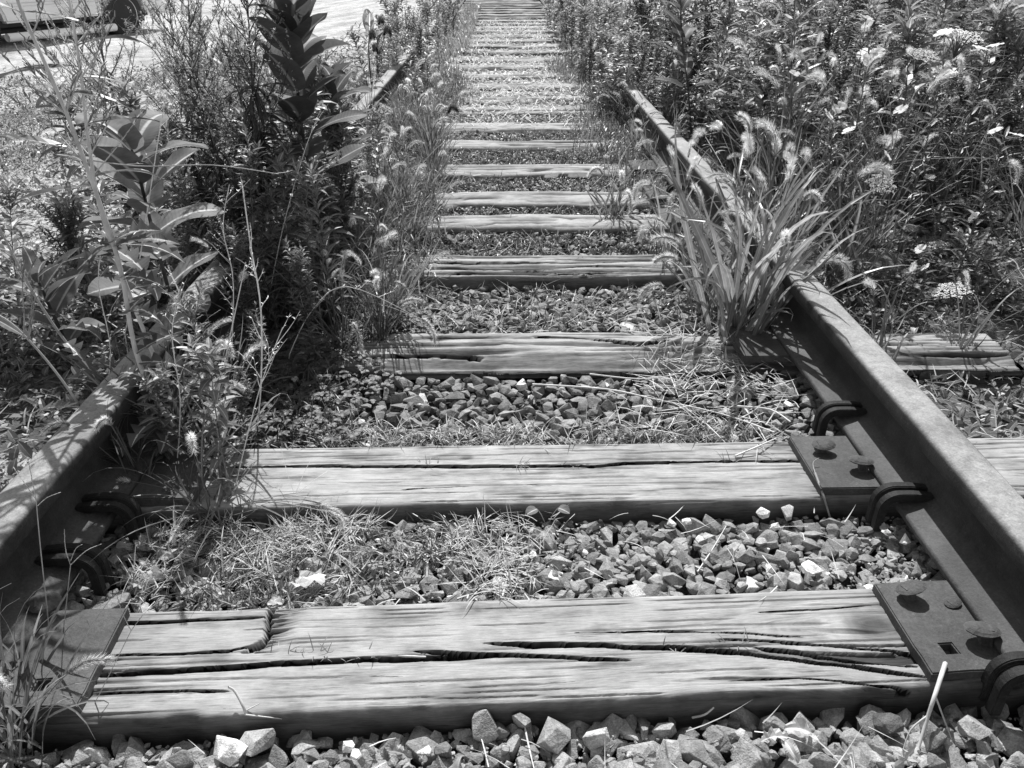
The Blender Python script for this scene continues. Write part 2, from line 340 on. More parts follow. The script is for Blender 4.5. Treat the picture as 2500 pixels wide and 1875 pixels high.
# ------------------------------------------------------------------ ties
def crackline(pts):
    w_ = [gp(a, b, 0) for a, b in pts]; return np.array([p.x for p in w_]), np.array([p.y for p in w_])
def make_tie(k, label):
    y0, y1 = TIES[k]; rot = [.036, .014][k] if k < 2 else .008; x0, x1 = -1.27, 1.27
    near = k < 4; nx = [640, 560, 420, 320][k] if near else (120 if k < 10 else 40); ny = [190, 150, 60, 40][k] if near else (12 if k < 10 else 6)
    W = y1 - y0; sd = k * 13.7
    xs = np.linspace(x0, x1, nx); rows = []
    zs_side = np.array([-.16, -.10, -.06, -.035, -.02])
    U = np.linspace(0, 1, ny); e = 0.5 - 0.5 * np.cos(U * math.pi); U = U * .6 + e * .4
    prof = [(0, z, 0) for z in zs_side] + [(u, 0, 1) for u in U] + [(1, z, 0) for z in zs_side[::-1]]
    P = len(prof); X = np.tile(xs, (P, 1)); V = np.array([p[0] for p in prof])[:, None] + 0 * X; Z = np.array([p[1] for p in prof])[:, None] + 0 * X; top = np.array([p[2] for p in prof])[:, None] + 0 * X
    rag = [.004, .002, .020, .009][k] if near else .022
    en = rag * (fbm(xs * 3 + sd, 0 * xs + sd, 4) - .5) * 2 + .006 * np.clip(vnoise(xs * 16 + sd, 0 * xs) - .72, 0, 1) / .28 + .0025 * (vnoise(xs * 60, 0 * xs + sd) - .5); ef = rag * (fbm(xs * 3 + sd + 50, 0 * xs + sd, 4) - .5) * 2
    Ya = y0 + en; Yb = y1 + ef
    Yl = Ya[None] * (1 - V) + Yb[None] * V
    d0 = (Yl - Ya[None]); d1 = (Yb[None] - Yl)
    rad = .011 if k < 2 else .016
    rnd = lambda d: np.where(d < rad, -(rad - np.sqrt(np.clip(rad * rad - (rad - d) ** 2, 0, None))), 0)
    dz = (rnd(d0) + rnd(d1) * .6) * top * (.75 if k < 2 else 1)
    gyv = Yl.copy(); stain_shade = np.ones_like(X)
    dz += top * (.0015 if k < 2 else .006) * (fbm(X * 2 + sd, Yl * 14 + sd, 3) - .5)
    # fine fissure relief
    f = vnoise(X * 7 + sd, gyv * 230 + sd); f2 = vnoise(X * 3.1 + sd, gyv * 90 + 9)
    dep = (.0035 if k in (0, 1) else .007)
    YW = Yl + X * rot
    def crack(pts, wd, dp, stain_shade_mul=.03):  # shadow inside the split is painted into the wood colour, near black
        nonlocal dz, stain_shade
        cx_, cy_ = pts; yc = np.interp(X, cx_, cy_) + .0022 * (vnoise(X * 30, X * 0 + wd * 999) - .5) + .0006 * (vnoise(X * 110, X * 0) - .5)
        mid = (cx_[0] + cx_[-1]) / 2; hl = abs(cx_[-1] - cx_[0]) / 2; tp = np.clip((1 - np.abs(X - mid) / hl) * 5, 0, 1) ** .6
        ww = wd * tp * (.85 + .3 * vnoise(X * 12, X * 0 + 3)) + 1e-5; m = np.clip((1 - np.abs(YW - yc) / ww) * 2.6, 0, 1) * (tp > 0) * top
        dz -= m * dp; ms = np.clip((1.22 - np.abs(YW - yc) / (ww + .0003)) * 3.2, 0, 1) * (tp > 0) * top; stain_shade = np.minimum(stain_shade, 1 - ms * (1 - stain_shade_mul))
    if k == 0:
        kn = gp(2140, 1530); dx = X - kn.x; dyk = YW - kn.y
        g = np.exp(-(dx / .20) ** 2) * np.exp(-(dyk / .05) ** 2); gyv = gyv - .030 * g * np.sign(dyk) * (1 - np.exp(-np.abs(dyk) / .012))
        gyv += .02 * np.exp(-((X - .45) / .28) ** 2) * np.clip((.83 - Yl) / .06, 0, 1) * np.tanh((X - .45) * 6)
        rr_ = np.sqrt((dx / 1.5) ** 2 + dyk ** 2); stain_shade = np.minimum(stain_shade, .35 + .65 * np.clip((rr_ - .012) / .022, 0, 1)); dz -= .004 * np.exp(-(rr_ / .018) ** 2)
        endr = np.clip((X - .22) / .3, 0, 1); endl = np.clip((-.40 - X) / .2, 0, 1)
        fr = np.clip((.36 - vnoise(X * 4 + 3, gyv * 150)) / .12, 0, 1) * (endr * np.clip((.85 - Yl) / .03, 0.15, 1) + endl * .8); dz -= top * fr * .006; stain_shade *= 1 - .8 * fr * top
        crack(crackline([(200, 1650), (400, 1640), (545, 1630), (690, 1620), (850, 1612), (1040, 1606), (1200, 1606)]), .0050, .028)
        crack(crackline([(1010, 1590), (1180, 1598), (1380, 1606), (1540, 1613)]), .0036, .022)
        crack(crackline([(1180, 1572), (1400, 1575), (1600, 1580), (1750, 1588), (1850, 1600), (1950, 1612), (2050, 1622), (2110, 1632), (2270, 1655)]), .0050, .028)
        crack(crackline([(1830, 1580), (1950, 1592), (2050, 1605), (2150, 1618), (2240, 1630)]), .0030, .016)
        crack(crackline([(1750, 1560), (1900, 1566), (2050, 1580), (2150, 1588), (2230, 1594)]), .0022, .012)
        crack(crackline([(1400, 1545), (1600, 1540), (1800, 1546), (1960, 1556)]), .0014, .008)
        crack(crackline([(280, 1522), (400, 1518), (540, 1512), (655, 1506)]), .0030, .022)
        crack(crackline([(1850, 1495), (2000, 1488), (2130, 1478)]), .0015, .008); crack(crackline([(1780, 1660), (1950, 1655), (2100, 1668), (2230, 1682)]), .0014, .008)
        crack(crackline([(260, 1600), (420, 1597), (560, 1590), (640, 1572)]), .0020, .012); crack(crackline([(230, 1690), (400, 1685), (560, 1688)]), .0022, .01)
        # broken-out notch, colour darkened with its depth
        a = gp(655, 1500); b = gp(640, 1560); c2 = gp(590, 1595); d_ = gp(745, 1500); e_ = gp(700, 1580)
        xl = np.interp(YW, [c2.y, b.y, a.y], [c2.x, b.x, a.x]) + .007 * (vnoise(YW * 70, YW * 0) - .5) + .003 * (vnoise(YW * 260, YW * 0) - .5)
        xr = np.interp(YW, [e_.y - .02, e_.y, d_.y], [e_.x - .02, e_.x, d_.x]) + .03 * (fbm(YW * 60, X * 8 + 5, 3) - .5)
        m = np.clip((X - xl) / .003, 0, 1) * np.clip((xr - X) / .05, 0, 1) * (YW > c2.y) * top
        ro = np.clip(.5 + 2.4 * (fbm(X * 16, Yl * 210, 3) - .5), 0, 1); bnd = np.clip(1.6 - np.clip(X - xl, 0, 1) / .006, 0, 1); dz -= m * (.004 + .012 * (1 - ro) + .016 * bnd); stain_shade = np.where(m * bnd > .3, .12, stain_shade); stain_shade = np.minimum(stain_shade, 1 - m * .85 * (1 - ro))
    elif k == 1:
        kn = gp(1140, 1117); rr_ = np.sqrt(((X - kn.x) / 1.8) ** 2 + (YW - kn.y) ** 2); stain_shade = np.minimum(stain_shade, .45 + .55 * np.clip((rr_ - .004) / .006, 0, 1))
        gyv -= .01 * np.exp(-rr_ / .03) * np.sign(YW - kn.y)
        kn = gp(1287, 1212); rr_ = np.sqrt(((X - kn.x) / 2) ** 2 + (YW - kn.y) ** 2); stain_shade = np.minimum(stain_shade, .5 + .5 * np.clip((rr_ - .003) / .008, 0, 1))
        crack(crackline([(560, 1140), (760, 1138), (1000, 1139), (1250, 1139), (1430, 1138), (1530, 1132), (1620, 1129), (1960, 1122)]), .0050, .028)
        crack(crackline([(1850, 1128), (1900, 1127), (1990, 1127)]), .003, .02); crack(crackline([(980, 1196), (1060, 1190), (1150, 1187)]), .0015, .008)
    else:
        fr = np.clip((.40 - f2) / .16, 0, 1); fr2 = np.clip((.33 - vnoise(X * 1.6 + sd, gyv * 75 + sd)) / .1, 0, 1)
        dz -= top * (fr * dep + fr2 * .006); stain_shade = stain_shade * (1 - .75 * fr * top) * (1 - .6 * fr2 * top)
        if k == 2:
            low = np.clip((.36 - (Yl - y0) / W - .10 * (vnoise(X * 6, X * 0) - .5)) / .2, 0, 1) + np.clip((X + .1 - 1.1 * (1 - (Yl - y0) / W)), 0, 1) * .4
            dz -= top * np.clip(low, 0, 1) * .028; stain_shade *= 1 - .45 * np.clip(low, 0, 1) * fbm(X * 5, Yl * 70, 3)
            crack(crackline([(1300, 822), (1450, 828), (1560, 838), (1640, 830)]), .006, .012); crack(crackline([(900, 868), (1060, 862), (1180, 866)]), .007, .02)
        if k == 3:
            for c_ in ([(900, 655), (1100, 653), (1300, 660), (1460, 648), (1640, 652)], [(950, 640), (1180, 641), (1400, 642), (1600, 636)], [(1100, 664), (1300, 668), (1500, 664)]): crack(crackline(c_), .005, .014)
    dz -= top * np.clip((.34 - f) / .12, 0, 1) * .0022
    Z = Z + dz + .003 * (fbm(X * 3, Yl * 2, 2) - .5)
    stain_shade = np.where(top > 0, stain_shade, .22 + .25 * vnoise(X * 9, Z * 120)); stain_shade = np.where((top > 0) & (d0 < .006), stain_shade * (.45 + .55 * np.clip(d0 / .006, 0, 1)), stain_shade)
    # tie ends worn
    Y = Yl + X * rot + (1 - top) * .004 * (vnoise(X * 6 + sd, Z * 60) - .5)
    stain_shade_mul = stain_shade * (.9 + .2 * fbm(X * 1.3 + sd, Yl * 0 + sd, 2))
    # black oily staining round the plates
    for s_ in (-1, 1):
        q_ = np.exp(-((X - s_ * .62) / .075) ** 2); stain_shade_mul = stain_shade_mul * (1 - .5 * q_ * fbm(X * 8 + sd, Yl * 55, 3) * 1.5 * (1 if k < 2 else .5))
    pt = np.stack([X, Y, Z], -1).reshape(-1, 3); idx = np.arange(P * nx).reshape(P, nx)
    q_ = np.stack([idx[:-1, :-1], idx[:-1, 1:], idx[1:, 1:], idx[1:, :-1]], -1).reshape(-1, 4)
    fs = q_.tolist() + [idx[:, 0].tolist(), idx[::-1, -1].tolist(), idx[0].tolist()[::-1] + []] if False else q_.tolist() + [idx[:, 0].tolist(), idx[::-1, -1].tolist()]
    cx, cy = 0, (y0 + y1) / 2
    pt = pt - np.array([cx, cy, 0]); me = bpy.data.meshes.new('railway_tie'); me.from_pydata(pt.tolist(), [], fs)
    a = me.attributes.new('gr', 'FLOAT_VECTOR', 'POINT'); gz = np.where(top > 0, 0, Z); a.data.foreach_set('vector', np.stack([X + sd, gyv + gz + sd * 1.7, 0 * X + sd], -1).astype(np.float32).ravel())
    a = me.attributes.new('stain_shade', 'FLOAT', 'POINT'); a.data.foreach_set('value', np.clip(stain_shade_mul, .03, 1.1).astype(np.float32).ravel())
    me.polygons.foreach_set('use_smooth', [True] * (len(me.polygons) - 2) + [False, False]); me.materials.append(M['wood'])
    o = bpy.data.objects.new('railway_tie', me); COL.objects.link(o); o.location = (cx, cy, 0)
    return tag(o, label, 'railway tie', 'wooden ties of the track')
ORD = ['nearest', 'second', 'third', 'fourth', 'fifth', 'sixth', 'seventh', 'eighth', 'ninth', 'tenth', 'eleventh', 'twelfth', 'thirteenth', 'fourteenth', 'fifteenth', 'sixteenth', 'seventeenth', 'eighteenth', 'nineteenth', 'twentieth'] + ['farthest'] * 40
def tie_by(y): return ORD[min(range(len(TIES)), key=lambda k: abs(sum(TIES[k]) / 2 - y))]
TL = ['nearest pale wooden tie with long splits and a broken notch at left', 'second tie from the camera, smooth with one straight split along it', 'ragged rotten third tie, half covered by stones', 'fourth tie from the camera, deeply fissured, above a grassy gap',
      'fifth tie from the camera, front one of the closely spaced pair', 'sixth tie from the camera, rear one of the closely spaced pair']
for k in range(len(TIES)):
    if k < 6: lb = TL[k]
    elif k < 20: lb = '%s tie counted from the camera, bleached pale, its ends under weeds' % ORD[k]
    else: lb = 'far bleached tie among the closely stacked lines near the top of the photo'
    make_tie(k, lb)

# ------------------------------------------------------------------ rails
GA = .7175; ZP = .016
RP = [(0, 0), (-.066, 0), (-.066, .010), (-.062, .0125), (-.03, .020), (-.014, .027), (-.0085, .036), (-.007, .06), (-.0075, .088), (-.011, .097), (-.0330, .103), (-.0352, .1045), (-.0358, .108), (-.0358, .116), (-.0358, .1265), (-.0350, .1305), (-.0328, .1345), (-.0285, .1373), (-.021, .1387), (-.012, .1396), (0, .140)]
RP = RP + [(-a, b) for a, b in RP[-2:0:-1]]
def make_rail(side, label):
    mb = MB(); ys = np.concatenate([np.linspace(-.6, 4, 60), np.linspace(4.2, 22, 60)]); cxr = side * (GA + .0345); n = len(RP)
    V = []
    for y in ys:
        for (a, b) in RP: V.append((a + .0006 * math.sin(y * 9 + a * 80), y - .0, b))
    F = [(i * n + j, i * n + (j + 1) % n, (i + 1) * n + (j + 1) % n, (i + 1) * n + j) for i in range(len(ys) - 1) for j in range(n)]
    F += [tuple(range(n))[::-1], tuple((len(ys) - 1) * n + j for j in range(n))]
    mb.add(V, F, .1); me = mb.mesh('rail', M['rail'], True)
    o = link_mesh('rail', me, None, (cxr, 0, ZP)); m = o.modifiers.new('b', 'BEVEL') if False else None
    return tag(o, label, 'rail', 'rails of the track')
make_rail(1, 'rusty steel rail on the right, bare in front and buried in grass farther back'); make_rail(-1, 'rusty steel rail on the left, half hidden behind weeds')

# ------------------------------------------------------------------ plates, spikes, anchors
def grid_plate(xc, yc, lx, ly, holes, th=.017):
    """rectangular plate cut by square holes, as one closed mesh"""
    xs = sorted({-lx / 2, lx / 2} | {h[0] + s * .009 for h in holes for s in (-1, 1)}); ys = sorted({-ly / 2, ly / 2} | {h[1] + s * .009 for h in holes for s in (-1, 1)})
    bm = bmesh.new(); vt = {}; 
    def V(i, j): 
        if (i, j) not in vt: vt[(i, j)] = bm.verts.new((xs[i], ys[j], 0))
        return vt[(i, j)]
    for i in range(len(xs) - 1):
        for j in range(len(ys) - 1):
            mx, my = (xs[i] + xs[i + 1]) / 2, (ys[j] + ys[j + 1]) / 2
            if any(abs(mx - h[0]) < .0089 and abs(my - h[1]) < .0089 for h in holes): continue
            bm.faces.new((V(i, j), V(i + 1, j), V(i + 1, j + 1), V(i, j + 1)))
    r = bmesh.ops.extrude_face_region(bm, geom=list(bm.faces)); tv = [g for g in r['geom'] if isinstance(g, bmesh.types.BMVert)]
    bmesh.ops.translate(bm, verts=tv, vec=(0, 0, th)); bmesh.ops.recalc_face_normals(bm, faces=bm.faces)
    es = [e for e in bm.edges if len(e.link_faces) == 2 and abs(e.link_faces[0].normal.dot(e.link_faces[1].normal)) < .5 and all(v.co.z > th * .9 for v in e.verts)]
    bmesh.ops.bevel(bm, geom=es, offset=.002, segments=2, affect='EDGES')
    for v in bm.verts:
        v.co.x += .0012 * math.sin(v.co.y * 70 + xc * 9); v.co.y += .0015 * math.sin(v.co.x * 40 + yc * 20)
    me = bpy.data.meshes.new('tie_plate'); bm.to_mesh(me); bm.free(); me.materials.append(M['plate']); return me
def make_plate(k, side, label, holes=()):
    y0, y1 = TIES[k]; yc = (y0 + y1) / 2; rot = [.036, .014][k] if k < 2 else .008; xc = side * .715; yc += xc * rot
    me = grid_plate(xc, yc, .285, .178, [(side * a, b) for a, b in holes]); o = link_mesh('tie_plate', me, None, (xc, yc, -.0005), (0, 0, rot))
    return tag(o, label, 'tie plate', 'tie plates under the rails')
def spike_mesh():
    bm = bmesh.new(); bmesh.ops.create_cube(bm, size=1)
    for v in bm.verts: v.co = (v.co.x * .015, v.co.y * .015, v.co.z * .045 - .008)
    # head: oval domed cap, lip on one side
    prof = [(.0, .0), (.011, -.002), (.0185, .001), (.0198, .0035), (.0150, .0065), (.007, .0085), (.0, .009)]; n = 12; rings = []
    for (r_, z) in prof[1:-1]:
        rings.append([bm.verts.new(((r_ * 1.2 * math.cos(t) + (.005)), r_ * .92 * math.sin(t), z + .008 + .002 * math.cos(t))) for t in [2 * math.pi * i / n + .26 for i in range(n)]])
    for a, b in zip(rings, rings[1:]):
        for i in range(n): bm.faces.new((a[i], a[(i + 1) % n], b[(i + 1) % n], b[i]))
    bm.faces.new(rings[0][::-1]); bm.faces.new(rings[-1])
    me = bpy.data.meshes.new('rail_spike'); bm.to_mesh(me); bm.free(); me.materials.append(M['plate']); return me
SPK = spike_mesh()
def spike(px, py, z, rz, tilt, label, sc=1.0):
    p = gp(px, py, z + .01); o = link_mesh('rail_spike', SPK, None, (p.x, p.y, z), (tilt, tilt * .6, rz), sc); tag(o, label, 'rail spike', 'spikes holding the tie plates')
TP = .0165
make_plate(0, 1, 'rusty tie plate under the right rail on the nearest tie, with an open square hole', [(-.095, -.048)])
make_plate(1, 1, 'rusty tie plate under the right rail on the second tie')
make_plate(0, -1, 'dark tie plate under the left rail on the nearest tie', [(-.080, -.052)])
make_plate(1, -1, 'tie plate under the left rail on the second tie, hidden by weeds')
for k in range(2, 7):
    for s_ in (1, -1): make_plate(k, s_, '%s tie plate back along the %s rail' % (ORD[k], 'right' if s_ > 0 else 'left'))
spike(2222, 1440, TP + .006, .2, -.25, 'raised spike at the far inner corner of the near right tie plate', 1.0)
spike(2410, 1541, TP + .009, 3.0, .15, 'raised spike gripping the right rail foot on the nearest tie', 1.05)
spike(2324, 1468, TP - .004, .5, 0, 'low worn spike stub between the two raised spikes', .62)
spike(2004, 1086, TP + .005, .1, .08, 'spike at the inner corner of the second right tie plate')
spike(2110, 1126, TP + .009, 3.0, .1, 'spike against the right rail foot on the second tie')
spike(95, 1470, TP + .012, .4, .3, 'bent spike on the near left tie plate', 1.0)
def anchor_mesh():
    # strap of channel section: over the rail foot, round its edge and down underneath (local -x is towards the track centre)
    path = [(.054 - .054 * i / 5, .0235 + .0045 * min(1, i / 3)) for i in range(6)]
    for i in range(1, 9): a = math.pi / 2 * (1 + i / 8); path.append((-.002 + .022 * math.cos(a), .006 + .022 * math.sin(a)))
    path += [(-.024, -.010), (-.024, -.026), (-.024, -.042)]
    sec = [(-.020, -.003), (-.020, .012), (-.005, .012), (-.0025, .0055), (.0025, .0055), (.005, .012), (.020, .012), (.020, -.003)]
    mb = MB(); n = len(sec); V = []
    for i, (x, z) in enumerate(path):
        a = Vector(path[max(0, i - 1)]); b = Vector(path[min(len(path) - 1, i + 1)]); d = (b - a).normalized(); nrm = Vector((d.y, -d.x)); nrm = -nrm if nrm.y < 0 and i < 5 else nrm
        if nrm.y < 0 or (i > 10 and nrm.x > 0): nrm = -nrm
        if i > 11: nrm = Vector((-1, 0))
        for (s, h) in sec: V.append((x + nrm.x * h, s, z + nrm.y * h))
    F = [(i * n + j, (i + 1) * n + j, (i + 1) * n + (j + 1) % n, i * n + (j + 1) % n) for i in range(len(path) - 1) for j in range(n)] + [tuple(range(n)), tuple((len(path) - 1) * n + j for j in range(n))[::-1]]
    mb.add(V, F, .1); me = mb.mesh('rail_anchor', M['anchor']); bm = bmesh.new(); bm.from_mesh(me); bmesh.ops.recalc_face_normals(bm, faces=bm.faces)
    bmesh.ops.bevel(bm, geom=[e for e in bm.edges if e.calc_face_angle(0) > .8], offset=.0015, segments=2, affect='EDGES'); bm.to_mesh(me); bm.free(); return me
ANC = anchor_mesh()
def anchor(y, side, label):
    xf = side * (GA + .0345 - .066); o = link_mesh('rail_anchor', ANC, None, (xf, y, ZP - .002), (0, 0, 0 if side > 0 else math.pi)); o.scale = (1.0, 1.0, 1.0); tag(o, label, 'rail anchor', 'anchors clipped on the rail feet')
for y, s_, lb in [(gp(2440, 1660, .02).y, 1, 'dark rail anchor at the lower right edge beside the nearest tie'), (1.135, 1, 'dark curved rail anchor in front of the second tie on the right rail'), (1.425, 1, 'dark curved rail anchor just beyond the second tie on the right rail'),
                  (1.96, 1, 'rail anchor on the right rail beside the grass clump'), (gp(1650, 470, .02).y, 1, 'far rail anchor on the right rail under the foxtails'),
                  (.985, -1, 'dark rail anchor on the left rail beyond the nearest tie'), (1.12, -1, 'dark rail anchor on the left rail beside the weeds')]:
    anchor(y, s_, lb)
#__PLANTS__
# ------------------------------------------------------------------ plant building blocks
UP = Vector((0, 0, 1))
PROF = {
    'oval': lambda u: math.sin(math.pi * min(1, u ** .8)) ** .6 if 0 < u < 1 else 0.0,
    'lance': lambda u: (math.sin(math.pi * u ** .72) ** .9) if 0 < u < 1 else 0.0,
    'blade': lambda u: (.55 + .9 * u * (1 - u)) * (1 - u ** 3) + .02,
    'petal': lambda u: .16 + .84 * math.sin(math.pi * .5 * min(1, u * 1.25)) if u < .86 else (.9 if u < .99 else .35),
}
def lobed(u):
    f = (u * 5.2) % 1.0; base = .16 + .10 * (1 - u); l = (1 - f) ** .8 if f > .12 else f / .12
    return (base + (.85 * math.sin(math.pi * min(1, u * .85 + .15)) ** .7) * l) * (1 if u < .97 else .2)
PROF['lobed'] = lobed
def leaf(mb, p, d, nrm, L, W, shape='lance', droop=.5, fold=.25, tone=.08, n=6, wav=0.0, rnd=random, five=False, twist=0.0):
    p = Vector(p); d = Vector(d).normalized(); side = d.cross(nrm)
    if side.length < 1e-3: side = d.orthogonal()
    side.normalize(); up = side.cross(d).normalized(); vs = []; rb = []; al = []; fs = []; pos = p.copy(); st = L / n; ph = rnd.random() * 6
    pf = PROF[shape]; m = 5 if five else 3
    for i in range(n + 1):
        u = i / n; wd = max(.001 * L, W * .5 * pf(u)); wv = wav * W * math.sin(u * 11 + ph); wv2 = wav * W * math.sin(u * 9.3 + ph * 2)
        if five:
            for k, (a, b, r_) in enumerate(((-1, fold + wv / max(wd, 1e-4) * .8, 1), (-.5, fold * .62, .5), (0, 0, 0), (.5, fold * .62, .5), (1, fold + wv2 / max(wd, 1e-4) * .8, 1))):
                vs.append(pos + side * wd * a + up * wd * b); rb.append(r_); al.append(u * L / .15)
        else:
            vs += [pos - side * wd + up * (wd * fold + wv), pos.copy(), pos + side * wd + up * (wd * fold + wv2)]; rb += [1, 0, 1]; al += [u] * 3
        q = Quaternion(side, -droop / n * ((.12 + 2.6 * u * u) if shape == 'blade' else (0.5 + u))); d = q @ d; up = q @ up
        if twist: q = Quaternion(d, twist / n); side = q @ side; up = q @ up
        pos = pos + d * st
    for i in range(n):
        for k in range(m - 1): a = i * m + k; fs.append((a, a + 1, a + m + 1, a + m))
    mb.add(vs, fs, tone, rb, al)
def tube(mb, pts, r0, r1, tone=.1, n=5):
    pts = [Vector(p) for p in pts]; V = []; m = len(pts)
    for i, p in enumerate(pts):
        d = (pts[min(m - 1, i + 1)] - pts[max(0, i - 1)]); d = d.normalized() if d.length > 1e-6 else UP
        a = d.orthogonal().normalized() if i == 0 else (a - d * a.dot(d)).normalized(); b = d.cross(a); r = r0 + (r1 - r0) * i / (m - 1)
        V += [p + a * r * math.cos(2 * math.pi * k / n) + b * r * math.sin(2 * math.pi * k / n) for k in range(n)]
    F = [(i * n + k, i * n + (k + 1) % n, (i + 1) * n + (k + 1) % n, (i + 1) * n + k) for i in range(m - 1) for k in range(n)]
    mb.add(V, F, tone)
def curve(p, d, L, n, bend, rnd, jit=.1, grav=0.0):
    pts = [Vector(p)]; d = Vector(d).normalized()
    for i in range(n):
        d = (d + Vector(bend) / n + Vector((rnd.gauss(0, jit), rnd.gauss(0, jit), rnd.gauss(0, jit))) / n + Vector((0, 0, -grav * (i + 1) / n)) / n).normalized(); pts.append(pts[-1] + d * L / n)
    return pts
def smooth_path(pts, sub=4):
    pts = [Vector(p) for p in pts]; out = []
    for i in range(len(pts) - 1):
        p0 = pts[max(0, i - 1)]; p1 = pts[i]; p2 = pts[i + 1]; p3 = pts[min(len(pts) - 1, i + 2)]
        for k in range(sub):
            t = k / sub; out.append(.5 * ((2 * p1) + (p2 - p0) * t + (2 * p0 - 5 * p1 + 4 * p2 - p3) * t * t + (3 * p1 - p0 - 3 * p2 + p3) * t ** 3))
    return out + [pts[-1]]
def rdir(r, elev, az=None):
    az = r.uniform(0, 2 * math.pi) if az is None else az; return Vector((math.cos(az) * math.cos(elev), math.sin(az) * math.cos(elev), math.sin(elev)))
def pt_on(pts, u):
    f = u * (len(pts) - 1); i = min(int(f), len(pts) - 2); t = f - i; return pts[i] * (1 - t) + pts[i + 1] * t, (pts[i + 1] - pts[i]).normalized()

def herb_proto(seed, H=.7, nl=60, L=.07, W=.014, br=4, tone=(.06, .13), lean=.15, shape='lance', elev=.5):
    r = random.Random(seed); st = MB(); fo = MB(); main = curve((0, 0, 0), (r.gauss(0, lean), r.gauss(0, lean), 1), H, 8, (r.gauss(0, .15), r.gauss(0, .15), 0), r, .15)
    axes = [(main, 0.10, 1.0, nl)]; tube(st, main, .0035, .0012, .10)
    for b in range(br):
        u = r.uniform(.3, .85); p, d = pt_on(main, u); bd = (d * 1.0 + rdir(r, .3) * r.uniform(.5, .9)); c = curve(p, bd, H * r.uniform(.25, .45) * (1.2 - u * .5), 5, (0, 0, .3), r, .15); tube(st, c, .002, .0008, .10, 4); axes.append((c, .15, 1, int(nl * .4)))
    g = 2.399
    for c, u0, u1, n in axes:
        a0 = r.random() * 6
        for i in range(n):
            u = u0 + (u1 - u0) * (i + r.random()) / n; p, d = pt_on(c, min(.999, u)); az = a0 + i * g
            s = (.55 + .6 * math.sin(math.pi * min(1, .15 + .75 * u))) * r.uniform(.75, 1.2) * (.7 if c is not main else 1)
            dd = rdir(r, elev + r.gauss(0, .2) + .5 * (u > .85), az); leaf(fo, p, dd, UP, L * s, W * s, shape, r.uniform(.3, 1.1), r.uniform(.1, .5), r.uniform(*tone), 4, 0, r)
    return [('stem', st.mesh('stem', M['stem'])), ('foliage', fo.mesh('foliage', M['leaf']))]
def floret(mb, p, s, r, tone=.75, k=4):
    a = rdir(r, r.uniform(0, 1.4)); b = a.orthogonal().normalized(); c = a.cross(b)
    for i in range(k // 2):
        t = r.uniform(0, 3.1); e = b * math.cos(t) + c * math.sin(t); f = b * -math.sin(t) + c * math.cos(t)
        mb.add([p + e * s, p + f * s * .45 + a * s * .2, p - e * s, p - f * s * .45 + a * s * .2], [(0, 1, 2, 3)], tone * r.uniform(.7, 1.05))
def spray_proto(seed, H=.8, tone=.05, nb=14, start=.45, fl=(.55, .8), spread=.8, nfl=10, drooping=40):
    """bushy aster-like weed: narrow leaves low down, a wide open panicle of tiny pale flowers above"""
    r = random.Random(seed); st = MB(); fo = MB(); fw = MB(); main = curve((0, 0, 0), (r.gauss(0, .06), r.gauss(0, .06), 1), H, 9, (0, 0, 0), r, .12); tube(st, main, .005, .0015, tone)
    for i in range(drooping):
        u = r.uniform(.25, .75); p, d = pt_on(main, u); leaf(fo, p, rdir(r, r.uniform(-.5, .6)), UP, r.uniform(.06, .14), r.uniform(.008, .014), 'lance', r.uniform(.6, 2.4), .4, tone * r.uniform(.7, 1.6), 5, 0, r, False, r.uniform(-1, 1))
    for b in range(nb):
        u = start + (1 - start) * (b + r.random()) / nb; p, d = pt_on(main, min(.99, u)); dd = d * .75 + rdir(r, .25, b * 2.4) * spread; Lb = H * r.uniform(.35, .6) * (1.35 - u)
        c = curve(p, dd, Lb, 6, (0, 0, .35), r, .2); tube(st, c, .0022, .0007, tone, 4)
        for k in range(9):
            uu = r.uniform(.2, 1); q_, d2 = pt_on(c, min(.99, uu)); c2 = curve(q_, d2 + rdir(r, .3) * .8, Lb * r.uniform(.12, .35), 3, (0, 0, .2), r, .2); tube(st, c2, .0009, .0004, tone * 1.2, 3)
            for j in range(nfl):
                w_, _ = pt_on(c2, r.uniform(.3, .999)); floret(fw, w_ + rdir(r, r.uniform(-1, 1.5)) * r.uniform(0, .007), r.uniform(.0022, .0044), r, r.uniform(*fl))
            for j in range(4):
                w_, _ = pt_on(c2, r.uniform(.0, .9)); leaf(fo, w_, rdir(r, r.uniform(0, 1)), UP, r.uniform(.012, .03), .0035, 'lance', .4, .2, tone * r.uniform(.8, 2), 3, 0, r)
        for k in range(6):
            w_, d2 = pt_on(c, r.uniform(.05, .8)); leaf(fo, w_, d2 + rdir(r, .2) * .9, UP, r.uniform(.02, .045), .005, 'lance', .7, .2, tone * r.uniform(.8, 1.8), 3, 0, r)
    return [('stem', st.mesh('stem', M['stem'])), ('foliage', fo.mesh('foliage', M['leaf'])), ('flower_cluster', fw.mesh('flower_cluster', M['petal']))]
